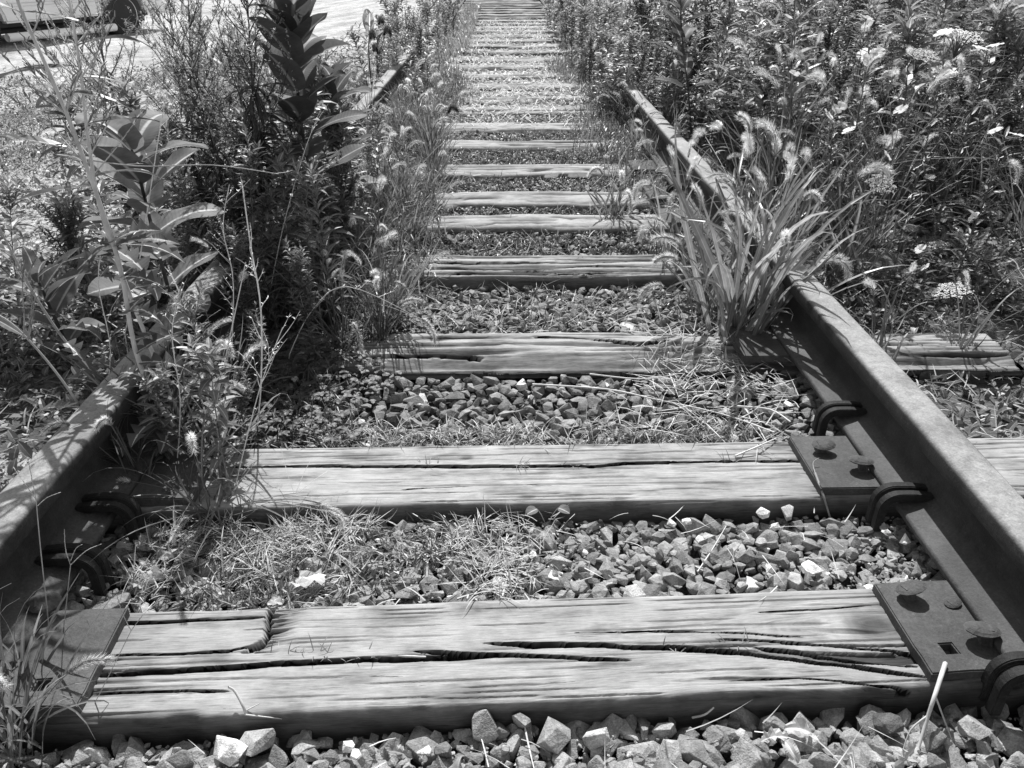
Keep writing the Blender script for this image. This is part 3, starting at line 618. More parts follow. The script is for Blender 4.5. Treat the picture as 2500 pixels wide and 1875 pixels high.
def head_mesh(seed, L=.085, nb=420, tone=.35, bt=.85):
    r = random.Random(seed); mb = MB(); n = 12; pts = []; p = Vector((0, 0, 0)); d = Vector((0, 0, 1)); bend = r.uniform(1.0, 2.0)
    for i in range(n + 1): pts.append(p.copy()); d = Vector((math.sin(bend * i / n), 0, math.cos(bend * i / n))); p = p + d * L / n
    for i in range(nb):
        u = r.uniform(0, 1); c, d = pt_on(pts, min(.999, u)); o_ = rdir(r, r.uniform(-1.5, 1.5)); o_ = (o_ - d * o_.dot(d)).normalized(); rad = .0052 * math.sin(math.pi * min(1, u * .8 + .17)) ** .5
        b0 = c + o_ * rad * .6; tip = b0 + (o_ * .8 + d * .75).normalized() * r.uniform(.008, .0155); s_ = o_.cross(d) * .0005
        mb.add([b0 - s_, b0 + s_, tip], [(0, 1, 2)], bt * r.uniform(.6, 1.2))
    for i in range(200):
        u = r.random(); c, d = pt_on(pts, min(.999, u)); o_ = rdir(r, r.uniform(-1.5, 1.5)); o_ = (o_ - d * o_.dot(d)).normalized(); rad = .0052 * math.sin(math.pi * min(1, u * .8 + .17)) ** .5; q_ = c + o_ * rad; s_ = o_.cross(d).normalized()
        mb.add([q_ - d * .0014, q_ + s_ * .0008, q_ + d * .0016, q_ - s_ * .0008], [(0, 1, 2, 3)], tone * r.uniform(.6, 1.3))
    tube(mb, pts, .003, .0012, tone * .6, 6); return mb.mesh('seed_head', M['bristle'])
HEADS = [head_mesh(s, .07 + .012 * (s % 3)) for s in range(4)]; HEADS_D = [head_mesh(s + 9, .08, 420, .06, .10) for s in range(2)]
def fit_head(parent, me, p, d, sc=1.0, rnd=random):
    d = Vector(d).normalized(); hz = Vector((d.x, d.y, 0)); hz = hz.normalized() if hz.length > .05 else rdir(rnd, 0); y = d.cross(hz)
    y = y.normalized() if y.length > 1e-3 else Vector((0, 1, 0)); x = y.cross(d) * 1; 
    if x.z > 0: x, y = -x, -y
    m = Matrix((x, y, d)).transposed(); o = link_mesh('seed_head', me, parent, p, m.to_euler(), sc); return o
def foxtail(base, n_st, H, blades, label, group=None, seed=0, *a_, drp=(.2, 2.3), **kw_):
    return foxtail_(base, n_st, H, blades, label, group, seed, *a_, drp=drp, **kw_)
def foxtail_(base, n_st, H, blades, label, group=None, seed=0, lean=(0, 0), dark=False, bw=.009, bl=(.18, .42), sc=1.0, name='foxtail_clump', cat='foxtail', spread=.45, tone=(.08, .2), heads_at=None, drp=(.2, 2.3), elr=(.75, 1.45)):
    r = random.Random(seed); e = empty(name, base, label, cat, group); bl_ = MB(); st = MB()
    for i in range(blades):
        az = r.uniform(0, 6.28); el = r.uniform(*elr); d = rdir(r, el, az) + Vector((lean[0], lean[1], 0)) * .5; p = rdir(r, 0) * r.uniform(0, .03) * (1 + n_st * .16); LL = r.uniform(*bl)
        leaf(bl_, p, d, -rdir(r, 0, az) if r.random() < .5 else UP.cross(d), LL, bw * r.uniform(.6, 1.2), 'blade', r.uniform(*drp) * r.choice((.5, 1, 1, 1.6)), r.uniform(.1, .35), r.uniform(*tone), 9, .03, r, False, r.uniform(-1.2, 1.2))
    hd = []
    for i in range(n_st):
        az = r.uniform(0, 6.28); d = rdir(r, r.uniform(1.0, 1.5), az) + Vector((lean[0], lean[1], 0)) * spread; h = H * r.uniform(.6, 1.1)
        if heads_at and i < len(heads_at):
            tgt = Vector(heads_at[i]) - Vector(base); c = smooth_path([(0, 0, 0), tgt * .5 + Vector((0, 0, tgt.length * .10)), tgt], 5)
        else: c = curve(rdir(r, 0) * r.uniform(0, .02), d, h, 8, (0, 0, 0), r, .1, r.uniform(.2, .8))
        tube(st, c, .0013, .0007, .16, 4); hd.append((c[-1], (c[-1] - c[-2])))
        for k in range(2):
            p, dd = pt_on(c, r.uniform(.15, .6)); leaf(bl_, p, dd + rdir(r, .1) * .6, UP, r.uniform(.12, .25), bw * .8, 'blade', r.uniform(.5, 1.8), .2, r.uniform(*tone), 8, .02, r, False, r.uniform(-1, 1))
    bl_.build('blades', M['grass'], e)
    if n_st: st.build('stem', M['stem'], e)
    for p, d in hd: fit_head(e, (HEADS_D if dark else HEADS)[r.randrange(2 if dark else 4)], p, d, sc * r.uniform(.8, 1.15), r)
    return e
def place(proto, name, loc, rz, sc, label, cat, group=None, tilt=(0, 0)):
    e = empty(name, loc, label, cat, group); e.rotation_euler = (tilt[0], tilt[1], rz)
    for nm, me in proto: link_mesh(nm, me, e, sc=1.0)
    e.scale = (sc, sc, sc); return e

# ------------------------------------------------------------------ ground cover (stuff)
def blade_t(bend, n=4, w=1.0):
    mb = MB(); pts = []; p = Vector((0, 0, 0))
    for i in range(n + 1):
        u = i / n; a = bend * u; pts.append((p.copy(), u)); p = p + Vector((math.sin(a), 0, math.cos(a))) / n
    V = []
    for p, u in pts: wd = .5 * w * (1 - u ** 2.2) + .03; V += [p + Vector((0, -wd, 0)), p + Vector((0, wd, 0))]
    mb.add(V, [(2 * i, 2 * i + 1, 2 * i + 3, 2 * i + 2) for i in range(n)], 1, [1] * len(V)); return mb.tmpl()
BL = [blade_t(b) for b in (.2, .7, 1.2, 1.8, 2.4)]
def leaf_t(shape, L, W, droop, fold, n=4, seed=0):
    mb = MB(); leaf(mb, (0, 0, 0), (.5, 0, .6), UP, L, W, shape, droop, fold, 1, n, 0, random.Random(seed)); return mb.tmpl()
SL = [leaf_t('lance', 1, .3, .6, .3), leaf_t('oval', 1, .55, .8, .3), leaf_t('oval', 1, .4, .2, .5), leaf_t('lance', 1, .2, 1.3, .4)]
def grass(name, label, x0, x1, y0, y1, dens, ln, wd, tone, keep, mat, tilt=(.2, 1.2), clump=0, zoff=0.0, leaves=False, cat='grass', ontie=False):
    n = int((x1 - x0) * (y1 - y0) * dens); X = NR.uniform(x0, x1, n); Y = NR.uniform(y0, y1, n)
    if not ontie: k = ~in_tie(X, Y, -.004); X, Y = X[k], Y[k]
    k = keep(X, Y) > NR.rand(len(X)); X, Y = X[k], Y[k]
    n = len(X); Z = bed_z(X, Y) - .006 + zoff; l = NR.uniform(ln[0], ln[1], n); w_ = NR.uniform(wd[0], wd[1], n)
    yaw = NR.uniform(0, 2 * np.pi, n) + 0
    if clump: yaw = 6.28 * vnoise(X / clump, Y / clump) * 2 + NR.normal(0, 1.0, n)
    til = NR.uniform(tilt[0], tilt[1], n); S_ = np.stack([l, l if leaves else w_, l], -1)
    return (np.stack([X, Y, Z], -1), rot_yaw_tilt(yaw, til), S_, NR.uniform(tone[0], tone[1], n))
def stuff(name, label, sets, tm, mat, cat='grass'):
    c = [np.concatenate([s[i] for s in sets]) for i in range(4)]; o = scatter(name, tm, c[0], c[1], c[2], c[3], mat); return tag(o, label, cat, None, 'stuff')
def box(x0, x1, y0, y1, f=.08):
    return lambda X, Y: np.clip((X - x0) / f, 0, 1) * np.clip((x1 - X) / f, 0, 1) * np.clip((Y - y0) / .03, 0, 1) * np.clip((y1 - Y) / .03, 0, 1)
def nz(s, lo, hi, o=0): return lambda X, Y: np.clip((fbm(X * s + o, Y * s + o, 3) - lo) / (hi - lo), 0, 1)
mul = lambda *f: (lambda X, Y: np.prod([g(X, Y) for g in f], 0))
shoulder = lambda X, Y: np.clip((-.30 - .12 * np.sin(Y * 1.9) - X) / .16, 0, 1) * np.clip((Y - 1.45) / .3, 0, 1)
rshould = lambda X, Y: np.clip((X - .42 - .1 * np.sin(Y * 2.3 + 1)) / .14, 0, 1) * np.clip((Y - 2.15) / .3, 0, 1)
moss = lambda X, Y: np.clip((Y - 2.5) / .1, 0, 1) * np.clip((5.3 - Y) / .8, 0, 1)
# living short grass
G = []
G.append(grass('', '', -.68, .08, .9, 1.2, 15000, (.015, .05), (.0015, .003), (.06, .2), mul(box(-.68, .05, .9, 1.2, .12), nz(7, .3, .55)), 0, (.7, 1.6), .08, .004))
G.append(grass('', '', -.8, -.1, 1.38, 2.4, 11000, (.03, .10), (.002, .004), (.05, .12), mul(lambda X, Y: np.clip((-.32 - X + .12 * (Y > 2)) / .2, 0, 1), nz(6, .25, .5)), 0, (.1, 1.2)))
G.append(grass('', '', -.45, .65, 1.37, 1.50, 20000, (.02, .06), (.0015, .003), (.10, .25), mul(box(-.5, .62, 1.36, 1.47, .1), nz(9, .38, .6, 4)), 0, (.4, 1.45)))
G.append(grass('', '', -.7, .7, 1.9, 2.3, 4500, (.02, .06), (.0015, .003), (.07, .18), mul(box(-.9, .8, 1.95, 2.3), nz(8, .42, .62, 2)), 0, (.3, 1.4)))
G.append(grass('', '', -.9, .95, 2.5, 5.6, 5200, (.015, .05), (.002, .004), (.06, .18), mul(moss, nz(6, .3, .55, 8)), 0, (.2, 1.4)))
G.append(grass('', '', -1.1, -.2, 2.0, 6.5, 5200, (.05, .16), (.0025, .005), (.06, .20), shoulder, 0, (.05, 1.1), .3, 0, False, 'grass', True))
G.append(grass('', '', .35, 1.1, 2.2, 7.5, 4200, (.04, .13), (.0025, .005), (.06, .18), rshould, 0, (.05, 1.1), .3, 0, False, 'grass', True))
G.append(grass('', '', -4.5, -.85, 1.2, 6.0, 1500, (.015, .05), (.002, .005), (.05, .16), nz(2.5, .46, .56, 3), 0, (.2, 1.4)))
G.append(grass('', '', .8, 3.5, 1.0, 6.0, 1500, (.02, .07), (.002, .005), (.05, .15), nz(4, .4, .6, 5), 0, (.2, 1.4)))
G.append(grass('', '', -1.1, -.35, 6, 14, 1500, (.06, .22), (.004, .009), (.10, .30), nz(1, .35, .5), 0, (.05, .9), .3, 0, False, 'grass', True))
G.append(grass('', '', .75, 1.8, 6, 14, 1500, (.08, .3), (.004, .009), (.08, .24), nz(1, .2, .4), 0, (.05, .9), .3, 0, False, 'grass', True))
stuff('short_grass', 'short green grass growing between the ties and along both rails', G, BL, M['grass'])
# dry straw
S_ = []
S_.append(grass('', '', -.62, .14, .9, 1.2, 20000, (.025, .065), (.0011, .0022), (.22, .6), mul(box(-.66, .1, .92, 1.2, .15), nz(6, .38, .6, 1)), 0, (.7, 1.7), .07, .012))
S_.append(grass('', '', -.55, .8, 1.37, 1.52, 8000, (.02, .07), (.0012, .0024), (.3, .65), mul(box(-.5, .65, 1.36, 1.49, .1), nz(8, .36, .6, 7)), 0, (.6, 1.6), 0, .003))
S_.append(grass('', '', .15, .68, 1.4, 1.72, 700, (.05, .14), (.0012, .003), (.4, .75), box(.2, .68, 1.42, 1.72, .1), 0, (1.2, 1.7), .2, .012))
S_.append(grass('', '', .33, .68, 1.5, 1.95, 2600, (.04, .12), (.0012, .003), (.35, .7), box(.3, .68, 1.55, 1.95, .1), 0, (1.0, 1.65), 0, .014, False, 'grass', True))
S_.append(grass('', '', -.7, .7, 1.9, 2.3, 1500, (.03, .09), (.0015, .003), (.25, .6), nz(5, .4, .6, 2), 0, (.8, 1.7)))
S_.append(grass('', '', -.8, .8, 2.5, 5.5, 800, (.03, .09), (.002, .004), (.25, .6), nz(5, .38, .6, 6), 0, (.5, 1.7)))
S_.append(grass('', '', -.75, .75, .45, .73, 120, (.03, .10), (.001, .0022), (.4, .75), lambda X, Y: 0 * X + 1, 0, (1.4, 1.7), 0, .012))
S_.append(grass('', '', .1, .7, .95, 1.16, 170, (.03, .09), (.001, .002), (.4, .75), lambda X, Y: 0 * X + 1, 0, (1.4, 1.7), 0, .016))
S_.append(grass('', '', .8, 3.2, 1.0, 4.0, 900, (.03, .10), (.0015, .004), (.2, .6), lambda X, Y: 0 * X + 1, 0, (1.0, 1.7), 0, .008))
S_.append(grass('', '', -3.5, -.8, 1.0, 4.5, 500, (.03, .10), (.002, .004), (.2, .6), lambda X, Y: 0 * X + 1, 0, (.9, 1.7), 0, .004))
S_.append(grass('', '', -1.1, -.35, 2.4, 6, 900, (.06, .2), (.0015, .003), (.25, .6), shoulder, 0, (.1, 1.4), 0, 0, False, 'grass', True))
S_.append(grass('', '', -.62, .68, 4.6, 12, 700, (.03, .10), (.003, .006), (.45, .8), nz(2.5, .35, .5, 2), 0, (1.0, 1.65), 0, .012, False, 'g', True))
stuff('dry_grass', 'bleached dry grass and straw lying on stones and between ties', S_, BL[:3] + [blade_t(-.5), blade_t(.05)], M['straw'])
# small leafy ground cover
LV = []
LV.append(grass('', '', -.75, .75, 2.5, 5.3, 5200, (.012, .03), (1, 1), (.05, .13), mul(moss, nz(5, .3, .5, 12)), 0, (-.3, .8), 0, 0, True))
LV.append(grass('', '', -.7, .5, 1.95, 2.3, 1700, (.012, .03), (1, 1), (.05, .13), nz(5, .42, .6, 3), 0, (-.3, .8), 0, 0, True))
LV.append(grass('', '', -1.2, -.3, 2.3, 6.5, 3000, (.02, .05), (1, 1), (.05, .14), shoulder, 0, (-.3, .8), 0, .03, True, 'g', True))
LV.append(grass('', '', -5, -.85, .9, 6.5, 1700, (.012, .032), (1, 1), (.06, .17), nz(2.5, .44, .52, 3), 0, (-.3, .8), 0, 0, True))
LV.append(grass('', '', -2.6, -.84, .7, 2.4, 7000, (.018, .045), (1, 1), (.07, .18), nz(3, .25, .45, 3), 0, (-.3, .8), 0, .006, True))
LV.append(grass('', '', 1.0, 3.4, 2.0, 3.5, 4500, (.02, .05), (1, 1), (.06, .18), nz(3, .3, .45, 3), 0, (-.3, .8), 0, .01, True))
LV.append(grass('', '', -7, -1.2, 3.0, 9, 900, (.02, .05), (1, 1), (.06, .17), nz(1.2, .46, .54, 7), 0, (-.3, .8), 0, 0, True))
LV.append(grass('', '', .85, 4, 1.0, 6, 1500, (.015, .04), (1, 1), (.05, .16), nz(3, .40, .5, 9), 0, (-.3, .8), 0, 0, True))
LV.append(grass('', '', -.68, .05, .93, 1.18, 2500, (.01, .022), (1, 1), (.06, .14), nz(6, .35, .5, 9), 0, (-.3, .8), 0, 0, True))
LV.append(grass('', '', .95, 4.5, 2.7, 8, 3200, (.03, .07), (1, 1), (.04, .12), lambda X, Y: 0 * X + 1, 0, (-.3, .8), 0, .02, True, 'g', True))
stuff('ground_cover', 'small leafy ground cover creeping over soil and gravel', LV, SL, M['leaf'], 'ground cover')
# clover patch
def clover_t(seed):
    r = random.Random(seed); mb = MB(); h = r.uniform(.018, .045); tip = Vector((r.gauss(0, .006), r.gauss(0, .006), h)); tube(mb, [(0, 0, 0), tip], .0006, .0005, .8, 3)
    for k in range(3): leaf(mb, tip, rdir(r, .15, k * 2.094 + r.uniform(-.1, .1)), UP, .015 * r.uniform(.8, 1.2), .014, 'oval', .5, .15, 1, 4, 0, r)
    return mb.tmpl()
CT = [clover_t(s) for s in range(5)]
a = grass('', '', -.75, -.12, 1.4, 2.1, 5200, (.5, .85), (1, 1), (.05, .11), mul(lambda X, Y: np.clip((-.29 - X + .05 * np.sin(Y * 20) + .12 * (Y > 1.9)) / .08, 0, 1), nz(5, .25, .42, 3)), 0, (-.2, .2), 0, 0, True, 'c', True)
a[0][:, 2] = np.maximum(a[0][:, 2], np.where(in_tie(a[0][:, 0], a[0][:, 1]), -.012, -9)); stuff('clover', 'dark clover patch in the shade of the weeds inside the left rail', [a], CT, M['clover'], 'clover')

# ------------------------------------------------------------------ milkweeds
def milkweed(label, path, Y, pairs, L, W, tone, seed, top_up=True, u0=.1):
    r = random.Random(seed); pts = smooth_path([at(a, b, Y + dy) for a, b, dy in path]); base = pts[0].copy(); base.z = min(base.z, bz(base.x, base.y))
    e = empty('milkweed_plant', base, label, 'milkweed'); pts = rel(e, [base] + pts[1:]); st = MB(); tube(st, pts, .0055, .003, .06, 7); st.build('stem', M['stem'], e)
    az0 = r.uniform(0, 1.5)
    for i in range(pairs):
        u = u0 + (1 - u0) * (i / (pairs - 1)) ** .9; p, d = pt_on(pts, min(.995, u))
        for s in (0, 1):
            az = az0 + i * 1.45 + s * math.pi + r.gauss(0, .15); el = .25 + .75 * u + r.gauss(0, .12) + (.35 if i == pairs - 1 else 0); dd = rdir(r, el, az)
            k = (.75 + .5 * math.sin(math.pi * min(1, u * .9))) * r.uniform(.85, 1.1) * (.7 if i == pairs - 1 else 1); mb = MB()
            leaf(mb, (0, 0, 0), dd, UP, L * k, W * k * r.uniform(.8, 1.15), 'oval', r.uniform(.1, 1.3), r.uniform(.05, .4), tone * r.uniform(.65, 1.4), 14, .055, r, True, r.uniform(-.3, .3))
            mb.build('leaf', M['broad'], e, True, p)
    return e
milkweed('tall milkweed with broad pale-ribbed leaves, nearest of the weeds inside the left rail', [(447, 870, 0), (420, 740, 0), (375, 570, -.02), (345, 450, -.03), (318, 350, -.04)], 1.80, 11, .155, .085, .16, 5)
milkweed('dark tall milkweed standing left of centre with leaves reaching the top of the photo', [(800, 690, 0), (775, 520, 0), (740, 330, 0), (722, 180, 0), (712, 40, 0)], 2.30, 14, .155, .085, .085, 11, True, .22)
milkweed('milkweed behind the dark one, half hidden beside the left rail', [(830, 640, 0), (822, 480, 0), (810, 330, 0), (812, 200, 0)], 2.65, 12, .14, .072, .10, 12, True, .2)
milkweed('young milkweed with pointed leaves outside the left rail at the left edge', [(185, 900, 0), (140, 790, 0), (95, 690, 0)], 1.75, 7, .13, .05, .14, 21)
milkweed('pale milkweed shoot behind the far stretch of the left rail', [(905, 190, 0), (900, 120, 0), (905, 60, 0)], 5.2, 5, .14, .06, .25, 25)
milkweed('milkweed with stacked ladder-like leaves among the weeds right of the right rail', [(1690, 360, 0), (1680, 220, 0), (1665, 90, 0), (1660, -20, 0)], 4.1, 10, .15, .05, .08, 31)

# ------------------------------------------------------------------ pale wild lettuce stems
def lettuce(label, path, Y, seed, tone=.45, r0=.0055, nbr=10, lobes=10, lance=4, lrange=(.03, .38)):
    r = random.Random(seed); pts = smooth_path([at(a, b, Y + dy) for a, b, dy in path], 5); base = pts[0].copy(); base.z = bz(base.x, base.y); e = empty('wild_lettuce', base, label, 'wild lettuce'); pts = rel(e, [base] + pts[1:])
    st = MB(); tube(st, pts, r0, r0 * .45, tone, 7); bds = []
    for i in range(nbr):
        u = r.uniform(.45, .98); p, d = pt_on(pts, u); s = r.choice((-1, 1)); c = curve(p, d * .8 + Vector((s * .7, r.gauss(0, .4), .1)), r.uniform(.06, .18), 5, (0, 0, .3), r, .25); bd = MB(); tube(bd, c, .0014, .0007, tone * .9, 4); bds.append(bd)
        for k in range(6):
            q_, d2 = pt_on(c, r.uniform(.3, .99)); tube(bd, [q_, q_ + (d2 + rdir(r, .6)) * .004, q_ + (d2 + rdir(r, .7)) * .010], .0016, .0006, .2, 5)
    st.build('stem', M['stem'], e, True); [b_.build('bud_branch', M['stem'], e) for b_ in bds]
    for i in range(lobes):
        u = lrange[0] + (lrange[1] - lrange[0]) * r.random(); p, d = pt_on(pts, u); mb = MB(); leaf(mb, (0, 0, 0), rdir(r, r.uniform(-.2, .7)), UP, r.uniform(.07, .15), r.uniform(.04, .065), 'lobed', r.uniform(.4, 1.6), .3, r.uniform(.07, .14), 26, .02, r, False, r.uniform(-1, 1)); mb.build('leaf', M['lettuce'], e, False, p)
    for i in range(lance):
        u = r.uniform(.45, .9); p, d = pt_on(pts, u); mb = MB(); s = r.choice((-1, 1)); leaf(mb, (0, 0, 0), Vector((s, r.gauss(0, .5), r.uniform(-.1, .5))), UP, r.uniform(.10, .19), r.uniform(.016, .026), 'lance', r.uniform(.3, 1.2), .3, r.uniform(.06, .10), 12, .08, r, False, r.uniform(-.5, .5)); mb.build('leaf', M['lettuce'], e, False, p)
lettuce('tall pale-stemmed wild lettuce leaning left to the top corner, left of two', [(480, 1130, 0), (345, 900, 0), (290, 640, .02), (195, 362, .04), (130, 200, .05), (50, 20, .06), (38, -30, .06)], 1.36, 3, .6, .0050, 20, 18, 6)
lettuce('pale-stemmed wild lettuce rising straight to the top edge, right of two', [(500, 1160, 0), (360, 830, 0), (255, 545, .03), (218, 360, .04), (195, 160, .05), (165, -20, .06)], 1.42, 4, .65, .0046, 20, 16, 6)
lettuce('thin pale wild lettuce stalk slanting in from the left edge', [(300, 1000, 0), (180, 860, 0), (90, 730, .0), (0, 560, 0), (-40, 480, 0)], 1.55, 8, .4, .0035, 6, 8, 1)
lettuce('low slanting wild lettuce crossing in front of the left rail head', [(330, 1180, 0), (230, 1040, 0), (130, 900, .0), (40, 800, 0), (-20, 760, 0)], 1.30, 9, .4, .003, 4, 5, 1)
# thin dry stalks
def stalk(label, path, Y, tone, r0, seed, nbr=8, name='dry_stalk', cat='dry stalk', lr=(.02, .08), base=True):
    r = random.Random(seed); pts = smooth_path([at(a, b, Y + dy) for a, b, dy in path], 5); b0 = pts[0].copy()
    if base: b0.z = min(b0.z, bz(b0.x, b0.y))
    e = empty(name, b0, label, cat); pts = rel(e, [b0] + pts[1:]); st = MB(); tube(st, pts, r0, r0 * .5, tone, 5); tw = MB()
    for i in range(nbr):
        u = r.uniform(.25, .98); p, d = pt_on(pts, u); c = curve(p, d * .9 + rdir(r, .2) * .8, r.uniform(*lr), 4, (0, 0, .1), r, .4); tube(tw, c, r0 * .45, r0 * .25, tone * .9, 3)
        for k in range(3): q_, _ = pt_on(c, r.uniform(.2, .99)); leaf(tw, q_, rdir(r, .5), UP, r.uniform(.004, .009), .002, 'lance', .2, .1, tone, 2, 0, r)
    st.build('stem', M['stem'], e, True)
    if nbr: tw.build('twigs', M['stem'], e)
    return e
stalk('thin white stalk arching upright in front of the dark weed clump, taller of two', [(610, 1180, 0), (635, 970, 0), (637, 760, .0), (612, 600, 0), (590, 440, 0)], 1.42, .85, .0021, 1, 16)
stalk('thin pale forked stalk left of the white arching one', [(490, 1200, 0), (525, 1000, 0), (560, 830, 0), (600, 640, 0)], 1.36, .75, .0018, 2, 14)
stalk('straight thin stalk crossing the big milkweed', [(300, 840, 0), (340, 640, 0), (385, 350, 0), (408, 225, 0)], 1.66, .8, .0016, 3, 3)
stalk('dry twig lying level across the weeds below the milkweed top', [(140, 378, 0), (330, 405, 0), (520, 403, 0), (680, 425, 0)], 1.62, .45, .0016, 4, 6, 'dry_stalk', 'dry stalk', (.02, .06), False)
stalk('long curved dry stalk sweeping right across the thicket', [(1800, 560, 0), (2000, 460, 0), (2180, 400, 0), (2330, 385, 0), (2430, 388, 0)], 2.5, .45, .0016, 5, 3, 'dry_stalk', 'dry stalk', (.02, .05), False)
stalk('straight pale stalk slanting up right out of the grass clump', [(1880, 760, 0), (2010, 620, 0), (2180, 400, 0), (2330, 240, 0)], 2.15, .45, .0014, 6, 1)
for i_, (pa, Y_, lb) in enumerate([([(560, 1250, 0), (600, 1080, 0), (640, 930, 0), (690, 800, 0)], 1.22, 'thin bright stalk leaning right over the second tie end'), ([(430, 1160, 0), (440, 980, 0), (420, 820, 0), (440, 700, 0)], 1.30, 'thin bright stalk rising before the big milkweed base'), ([(700, 880, 0), (760, 760, 0), (850, 700, 0), (1030, 780, 0)], 1.75, 'arching pale grass stem over the clover'), ([(560, 960, 0), (570, 700, 0), (545, 560, 0), (560, 450, 0)], 1.6, 'thin twiggy stalk in front of the dark bush'), ([(250, 1040, 0), (270, 860, 0), (240, 690, 0), (260, 560, 0)], 1.45, 'twiggy pale stalk beside the left rail head'), ([(650, 760, 0), (690, 560, 0), (740, 380, 0), (770, 300, 0)], 2.0, 'pale stalk with side twigs beside the dark milkweed')]): stalk(lb, pa, Y_, .8, .0013, 70 + i_, 12)
def finger_grass(label, path, Y, seed, fingers):
    r = random.Random(seed); pts = smooth_path([at(a, b, Y + dy) for a, b, dy in path], 5); b0 = pts[0].copy(); b0.z = min(b0.z, bz(b0.x, b0.y)); e = empty('crabgrass_stalk', b0, label, 'crabgrass'); pts = rel(e, [b0] + pts[1:]); st = MB(); tube(st, pts, .0009, .0006, .5, 4); st.build('stem', M['stem'], e)
    for f in fingers:
        c = smooth_path(rel(e, [at(a, b, Y + dy) for a, b, dy in f]), 5); mb = MB(); tube(mb, c, .0006, .0004, .5, 3)
        for k in range(26): q_, d = pt_on(c, .1 + .88 * k / 26); mb.add([q_ - d * .0015, q_ + rdir(r, .3) * .0012, q_ + d * .0025], [(0, 1, 2)], .5)
        mb.build('seed_spike', M['stem'], e)
finger_grass('thin crabgrass stalk with three seed spikes, crossing the left rail near the left edge', [(125, 1640, 0), (118, 1520, 0), (100, 1350, 0), (88, 1220, 0)], .86, 1, [[(88, 1220, 0), (60, 1180, 0), (32, 1140, .01)], [(88, 1220, 0), (78, 1170, 0), (68, 1120, 0)], [(92, 1235, 0), (115, 1215, 0), (148, 1202, 0)]])
finger_grass('shorter crabgrass stalk with three seed spikes over the near left plate', [(145, 1660, 0), (155, 1540, 0), (172, 1380, 0)], .86, 2, [[(172, 1380, 0), (160, 1340, 0), (157, 1292, 0)], [(172, 1380, 0), (210, 1345, 0), (248, 1328, 0)], [(172, 1370, 0), (185, 1340, 0), (200, 1330, .0)]])
finger_grass('crabgrass stalk slanting right over the left end of the nearest tie', [(170, 1830, 0), (240, 1700, 0), (320, 1540, 0)], .74, 3, [[(320, 1540, 0), (300, 1500, 0), (284, 1450, 0)], [(320, 1540, 0), (350, 1500, 0), (378, 1468, .02)]])
finger_grass('crabgrass stalk lying toward the second tie with spikes on its pale wood', [(560, 1290, 0), (620, 1240, 0), (720, 1210, 0)], 1.17, 4, [[(720, 1210, 0), (770, 1170, .03), (800, 1150, .05)], [(720, 1210, 0), (740, 1160, .04), (760, 1120, .08)], [(720, 1210, 0), (700, 1150, .05), (685, 1090, .1)], [(720, 1210, 0), (800, 1215, 0), (850, 1200, 0)]])

# ------------------------------------------------------------------ dark aster-like weeds on the left
SP = [spray_proto(1, .80, .045, 22, .40, nfl=12, drooping=150), spray_proto(2, .72, .06, 15, .42, nfl=12, drooping=70), spray_proto(3, .70, .09, 15, .38, nfl=12, drooping=50)]
def on(px, py): p = gp(px, py, -.03); return (p.x, p.y, bz(p.x, p.y))
place(SP[0], 'aster_weed', on(655, 740), .3, 1.0, 'big dark bushy weed with drooping narrow leaves and a wide spray of tiny pale flowers', 'weed')
place(SP[1], 'aster_weed', on(495, 640), 1.3, 1.0, 'flowering weed with a dark stem behind the big milkweed', 'weed')
place(SP[2], 'aster_weed', on(380, 560), 2.6, 1.0, 'pale flowering weed in front of the parked car', 'weed')
place(SP[1], 'aster_weed', on(560, 520), 4.0, .95, 'flowering weed behind the big dark bushy weed', 'weed')
place(SP[2], 'aster_weed', on(700, 600), 5.0, .8, 'flowering weed between the bushy weed and the dark milkweed', 'weed')
place(SP[2], 'aster_weed', on(300, 470), 1.9, .75, 'farthest left flowering weed on the gravel verge', 'weed')
place(SP[0], 'aster_weed', on(610, 690), 2.2, .8, 'second dark weed crowding the base of the big bushy one', 'weed')

# ------------------------------------------------------------------ leafy weeds
HP = [herb_proto(10 + i, H, nl, L, W, br, tn, .12, 'lance', el) for i, (H, nl, L, W, br, tn, el) in enumerate([
    (.75, 70, .11, .027, 4, (.12, .30), .5), (.65, 90, .07, .019, 7, (.07, .19), .6), (.85, 80, .12, .021, 3, (.10, .26), .7), (.55, 100, .052, .016, 9, (.06, .17), .5), (.7, 55, .13, .038, 2, (.11, .28), .35), (.6, 130, .042, .014, 10, (.06, .15), .6)])]
rp = random.Random(77)
LOOK = ['long-leaved', 'small-leaved bushy', 'tall slender-leaved', 'tiny-leaved branching', 'broad-leaved', 'very fine-leaved']
KN = ['goldenrod_weed', 'bushy_weed', 'tall_weed', 'shrubby_weed', 'broadleaf_weed', 'fineleaf_weed']
def thicket(n, area, group, label, hsc, protos, cat='weed', name='leafy_weed', sep=.12):
    pts = []; tries = 0
    while len(pts) < n and tries < 20000:
        tries += 1; x, y = area(rp)
        if all((x - a) ** 2 + (y - b) ** 2 > sep * sep for a, b in pts): pts.append((x, y))
    for x, y in pts:
        pi_ = int(vnoise(x * 1.7 + 5, y * 1.7) * 7.5 + rp.uniform(-1.2, 1.2)) % 6; name = KN[pi_]; lb = '%s %s, level with the %s tie' % (LOOK[pi_], label, tie_by(y))
        place(protos[pi_], name, (x, y, bz(x, y)), rp.uniform(0, 6.28), rp.uniform(*hsc), lb, cat, group, (rp.gauss(0, .08), rp.gauss(0, .08)))
def area_r(r):
    y = 3.0 + 4.6 * r.random() ** 1.3; x = (.98 if y > 3.5 else .98 + (3.5 - y) * .75) + r.random() ** 1.2 * (1.1 + .32 * y); return x, y
